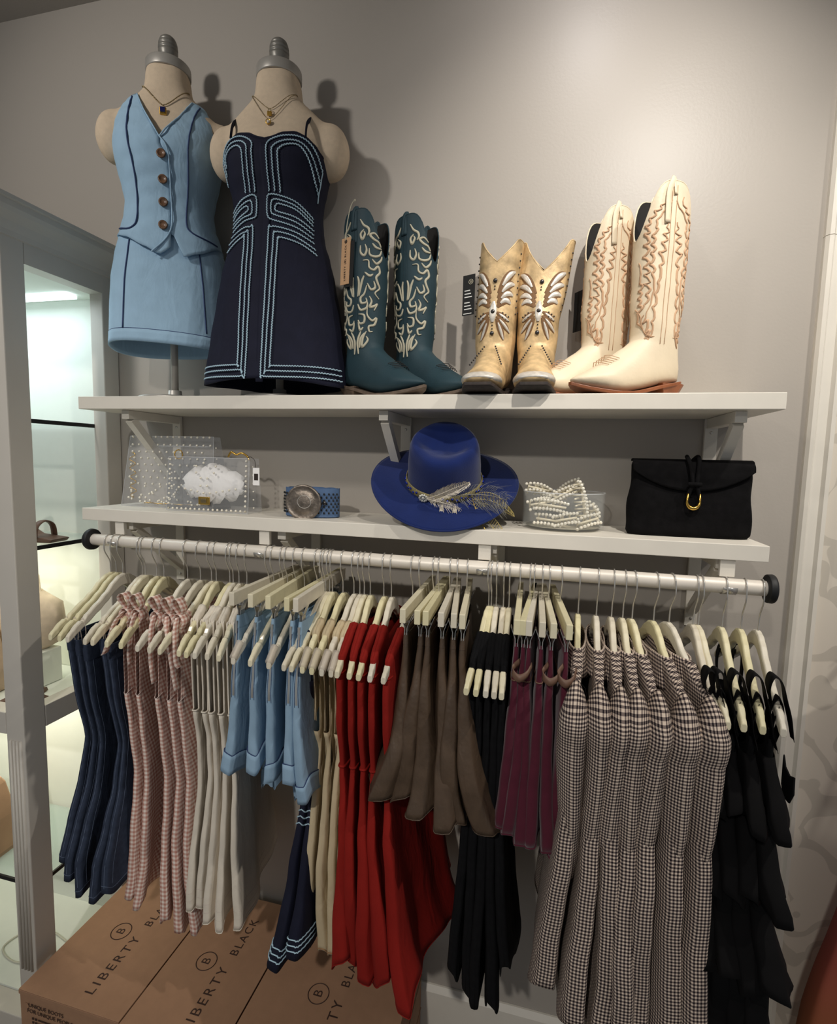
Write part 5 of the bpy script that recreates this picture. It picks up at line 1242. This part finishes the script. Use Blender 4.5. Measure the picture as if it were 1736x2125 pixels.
# ---------- black ruffled dresses
for i, ((x, a), zb, ln) in enumerate(zip([(.320, .01), (.330, .04), (.377, -.06), (.414, -.09), (.447, -.09)], (-1.12, -1.14, -1.15, -1.15, -1.16), (.0, .012, .016, .022, .03))):
    H('black', i, x, a)
    t = root('ruffled_dress', x, a, '%s long black dress with ruffled tiers from the left' % ORD[i], 'dress', 'black ruffled dresses')
    C = Cloth([(-1.2, .22, .20, .070), (-.9, .20, .19, .058), (-.6, .175, .17, .046), (-.45, .15, .15, .034), (-.34, .135, .14, .020), (-.27, .145, .145, .018), (-.2, .15, .15, .012)], -.262, zb, amp=.010, freq=8, seed=220+i, lean=ln, hemvar=.015, ztop0=-.4)
    C.build('dress_body', X['blackc'], t, nt=72, nz=38, solid=.0015)
    for k, (z0, z1, w0, w1) in enumerate(((-.30, -.40, .004, .040), (-.42, -.55, .006, .034), (-.58, -.70, .006, .034), (-.74, -.92, .006, .036))):
        R = Cloth([(z1-.01, .14+.10*min(1, (i+1)/5)+.02*k, .14, .044+.010*k), (z1, .14+.10*min(1, (i+1)/5)+.018*k, .14, .044+.010*k), (z0, .14+.012*k, .14, .032+.008*k)], z0, z1, amp=.006, freq=16, seed=240+i*5+k, lean=ln*(.15+.2*k), hemvar=.012, ztop0=z0)
        R.build('ruffle', X['blackr'], t, nt=84, nz=8, solid=.001)
    for s in (-1, 1):
        ribbon('strap', [(.006, s*.132, -.270), (.011, s*.146, -.225), (.009, s*.150, -.190), (0, s*.150, hang_top(.150)+.003), (-.009, s*.150, -.190), (-.011, s*.146, -.225), (-.006, s*.132, -.270)], .030, X['blackc'], t)
    y = -.160
    ribbon('strap_bow', [(-.010, y, -.186), (-.020, y-.006, -.150), (-.014, y-.006, -.128), (.002, y-.004, -.142), (.012, y, -.176), (.018, y-.008, -.205), (.022, y-.02, -.240)], lambda s: .022+.016*sin(2*pi*s)**2, X['blackr'], t)
    ribbon('bow_tail', [(.0, y, -.186), (-.012, y-.02, -.22), (-.004, y-.03, -.262)], .022, X['blackr'], t)
# a bow hanging off the last dress and the fabric corner standing out beside it
lt = bpy.data.objects[[o.name for o in bpy.data.objects if o.name.startswith('ruffled_dress')][-1]]
m = MB(); m.prism([(-.115, -.300), (-.128, -.318), (-.155, -.322), (-.178, -.312), (-.182, -.345), (-.165, -.372), (-.135, -.378), (-.118, -.360)], 0, .030, .034)
m.obj('fabric_flap', X['blackr'], lt, bevel=.002)
# ================================================================== shoe boxes on the floor
X['card'] = mat('brown_cardboard', (166, 128, 100), .85, noise=.04, nscale=40, bump=.08, bscale=300)
X['boxink'] = mat('box_ink', (62, 42, 34), .85)
BH = .116
def shoe_box(x0, x1, y0, y1, z, rz, label, top, front=False):
    t = empty('shoe_box', ((x0+x1)/2, (y0+y1)/2, z), rz, label, 'shoe box', 'stacked shoe boxes')
    a, b = (x1-x0)/2, (y1-y0)/2
    MB().box(-a+.0015, a-.0015, -b+.0015, b-.0015, .0005, BH-.0025).obj('box_body', X['card'], t, bevel=.0015)
    m = MB(); m.box(-a, a, -b, b, BH-.0025, BH-.0002); m.obj('lid', X['card'], t, bevel=.001)
    MB().box(-a, a, -b-.0008, -b+.0012, BH-.014, BH-.0028).obj('lid_lip', X['card'], t, bevel=.0006)
    if top:
        zt = BH+.0002
        # words run from front to back, their tops to the left
        mk_text('LIBERTY', .040, X['boxink'], t, loc=(.030, -.095, zt), rot=(0, 0, pi/2), space=1.32, ext=.0002)
        mk_text('BLACK', .036, X['boxink'], t, loc=(.030, .100, zt), rot=(0, 0, pi/2), space=1.25, ext=.0002)
        e = empty('logo'); e.parent = t; e.location = (-.035, .0, zt)
        MB().tube([(.029*cos(q), .029*sin(q), .0) for q in [2*pi*i/48 for i in range(48)]], .0014, 4, closed=True).obj('ring', X['boxink'], e)
        mk_text('B', .036, X['boxink'], e, loc=(0, 0, 0), rot=(0, 0, pi/2), ext=.0002)
    if front:
        mk_text('UNIQUE BOOTS', .0165, X['boxink'], t, loc=(-.075, -b-.0006, BH-.040), rot=(pi/2, 0, 0), ext=.0002)
        mk_text('FOR UNIQUE PEOPLE', .0165, X['boxink'], t, loc=(-.062, -b-.0006, BH-.058), rot=(pi/2, 0, 0), ext=.0002)
        m = MB()
        for k in range(2):
            m.box(-.125, -.119, -b-.0008, -b, BH-.082-.012*k, BH-.076-.012*k); m.box(-.115, -.108, -b-.0008, -b, BH-.082-.012*k, BH-.076-.012*k); m.box(-.104, -.02, -b-.0008, -b, BH-.081-.012*k, BH-.077-.012*k)
        m.obj('small_print', X['boxink'], t)
        MB().loft([[(.03+.012*cos(2*pi*j/20), -b-d, BH-.085+.012*sin(2*pi*j/20)) for j in range(20)] for d in (0, .0008)]).obj('round_mark', X['boxink'], t)
        MB().loft([[(-.143+.008*cos(2*pi*j/20), -b-d, BH-.045+.008*sin(2*pi*j/20)) for j in range(20)] for d in (0, .0006)]).obj('small_emblem', X['card'], t)
lay = [('bottom', 0), ('middle', BH), ('top', 2*BH)]
for n_, z in lay:
    shoe_box(-1.376, -1.040, -.470, -.022, z, 0, '%s brown shoe box of the left stack beside the cabinet' % n_, n_ == 'top', n_ == 'top')
    shoe_box(-1.036, -.742, -.500, -.022, z, 0, '%s brown shoe box of the middle stack under the white dresses' % n_, n_ == 'top')
    shoe_box(-.738, -.318, -.500, -.022, z, -.0, '%s brown shoe box of the right stack under the red dresses' % n_, n_ == 'top')
# ================================================================== neighbour rail at the far right: one ombre garment
def ombre():
    m = bpy.data.materials.new('ombre_fabric'); m.use_nodes = True; nt = m.node_tree; b = nt.nodes['Principled BSDF']; b.inputs['Roughness'].default_value = .8
    tc = nt.nodes.new('ShaderNodeTexCoord'); sp = nt.nodes.new('ShaderNodeSeparateXYZ'); nt.links.new(tc.outputs['Object'], sp.inputs[0])
    mr = nt.nodes.new('ShaderNodeMapRange'); mr.inputs['From Min'].default_value = -1.25; mr.inputs['From Max'].default_value = -.35; nt.links.new(sp.outputs['Z'], mr.inputs['Value'])
    cr = nt.nodes.new('ShaderNodeValToRGB'); e = cr.color_ramp.elements; e[0].color = lin((176, 116, 58))+(1,); e[1].color = lin((126, 60, 84))+(1,); k = cr.color_ramp.elements.new(.45); k.color = lin((150, 70, 56))+(1,)
    nt.links.new(mr.outputs[0], cr.inputs[0]); nt.links.new(cr.outputs[0], b.inputs['Base Color']); return m
def side_garment():
    gx, gy = .875, -.22
    p = empty('wall_peg', (gx, 0, RZ+.02), 0, 'chrome wall peg on the patterned wallpaper at the right', 'peg')
    MB().tube([(0, .003, 0), (0, -.25, 0)], .007, 10).obj('arm', X['chrome'], p, smooth=True); MB().lathe([(.02, .0), (.02, .006)], 16).obj('plate', X['chrome'], p, rot=(pi/2, 0, 0))
    h = hanger(gx, pi/2, 'cream wooden hanger on the wall peg by the wallpaper', 'cream hangers on the rod', ci=0); h.location = (gx, gy, RZ+.012)
    t = empty('ombre_dress', (gx, gy, RZ+.012), pi/2, 'long rust and pink ombre dress at the right edge', 'dress')
    C = Cloth([(-1.4, .215, .30, .10), (-1.0, .175, .25, .09), (-.6, .13, .18, .06), (-.35, .11, .13, .03), (-.2, .15, .15, .016), (-.12, .15, .15, .015)], over_top(.003, .15), -1.38, amp=.012, freq=9, seed=9, hemvar=.01, ztop0=-.4)
    C.build('dress_body', ombre(), t, nt=80, nz=40, solid=.0015)
side_garment()
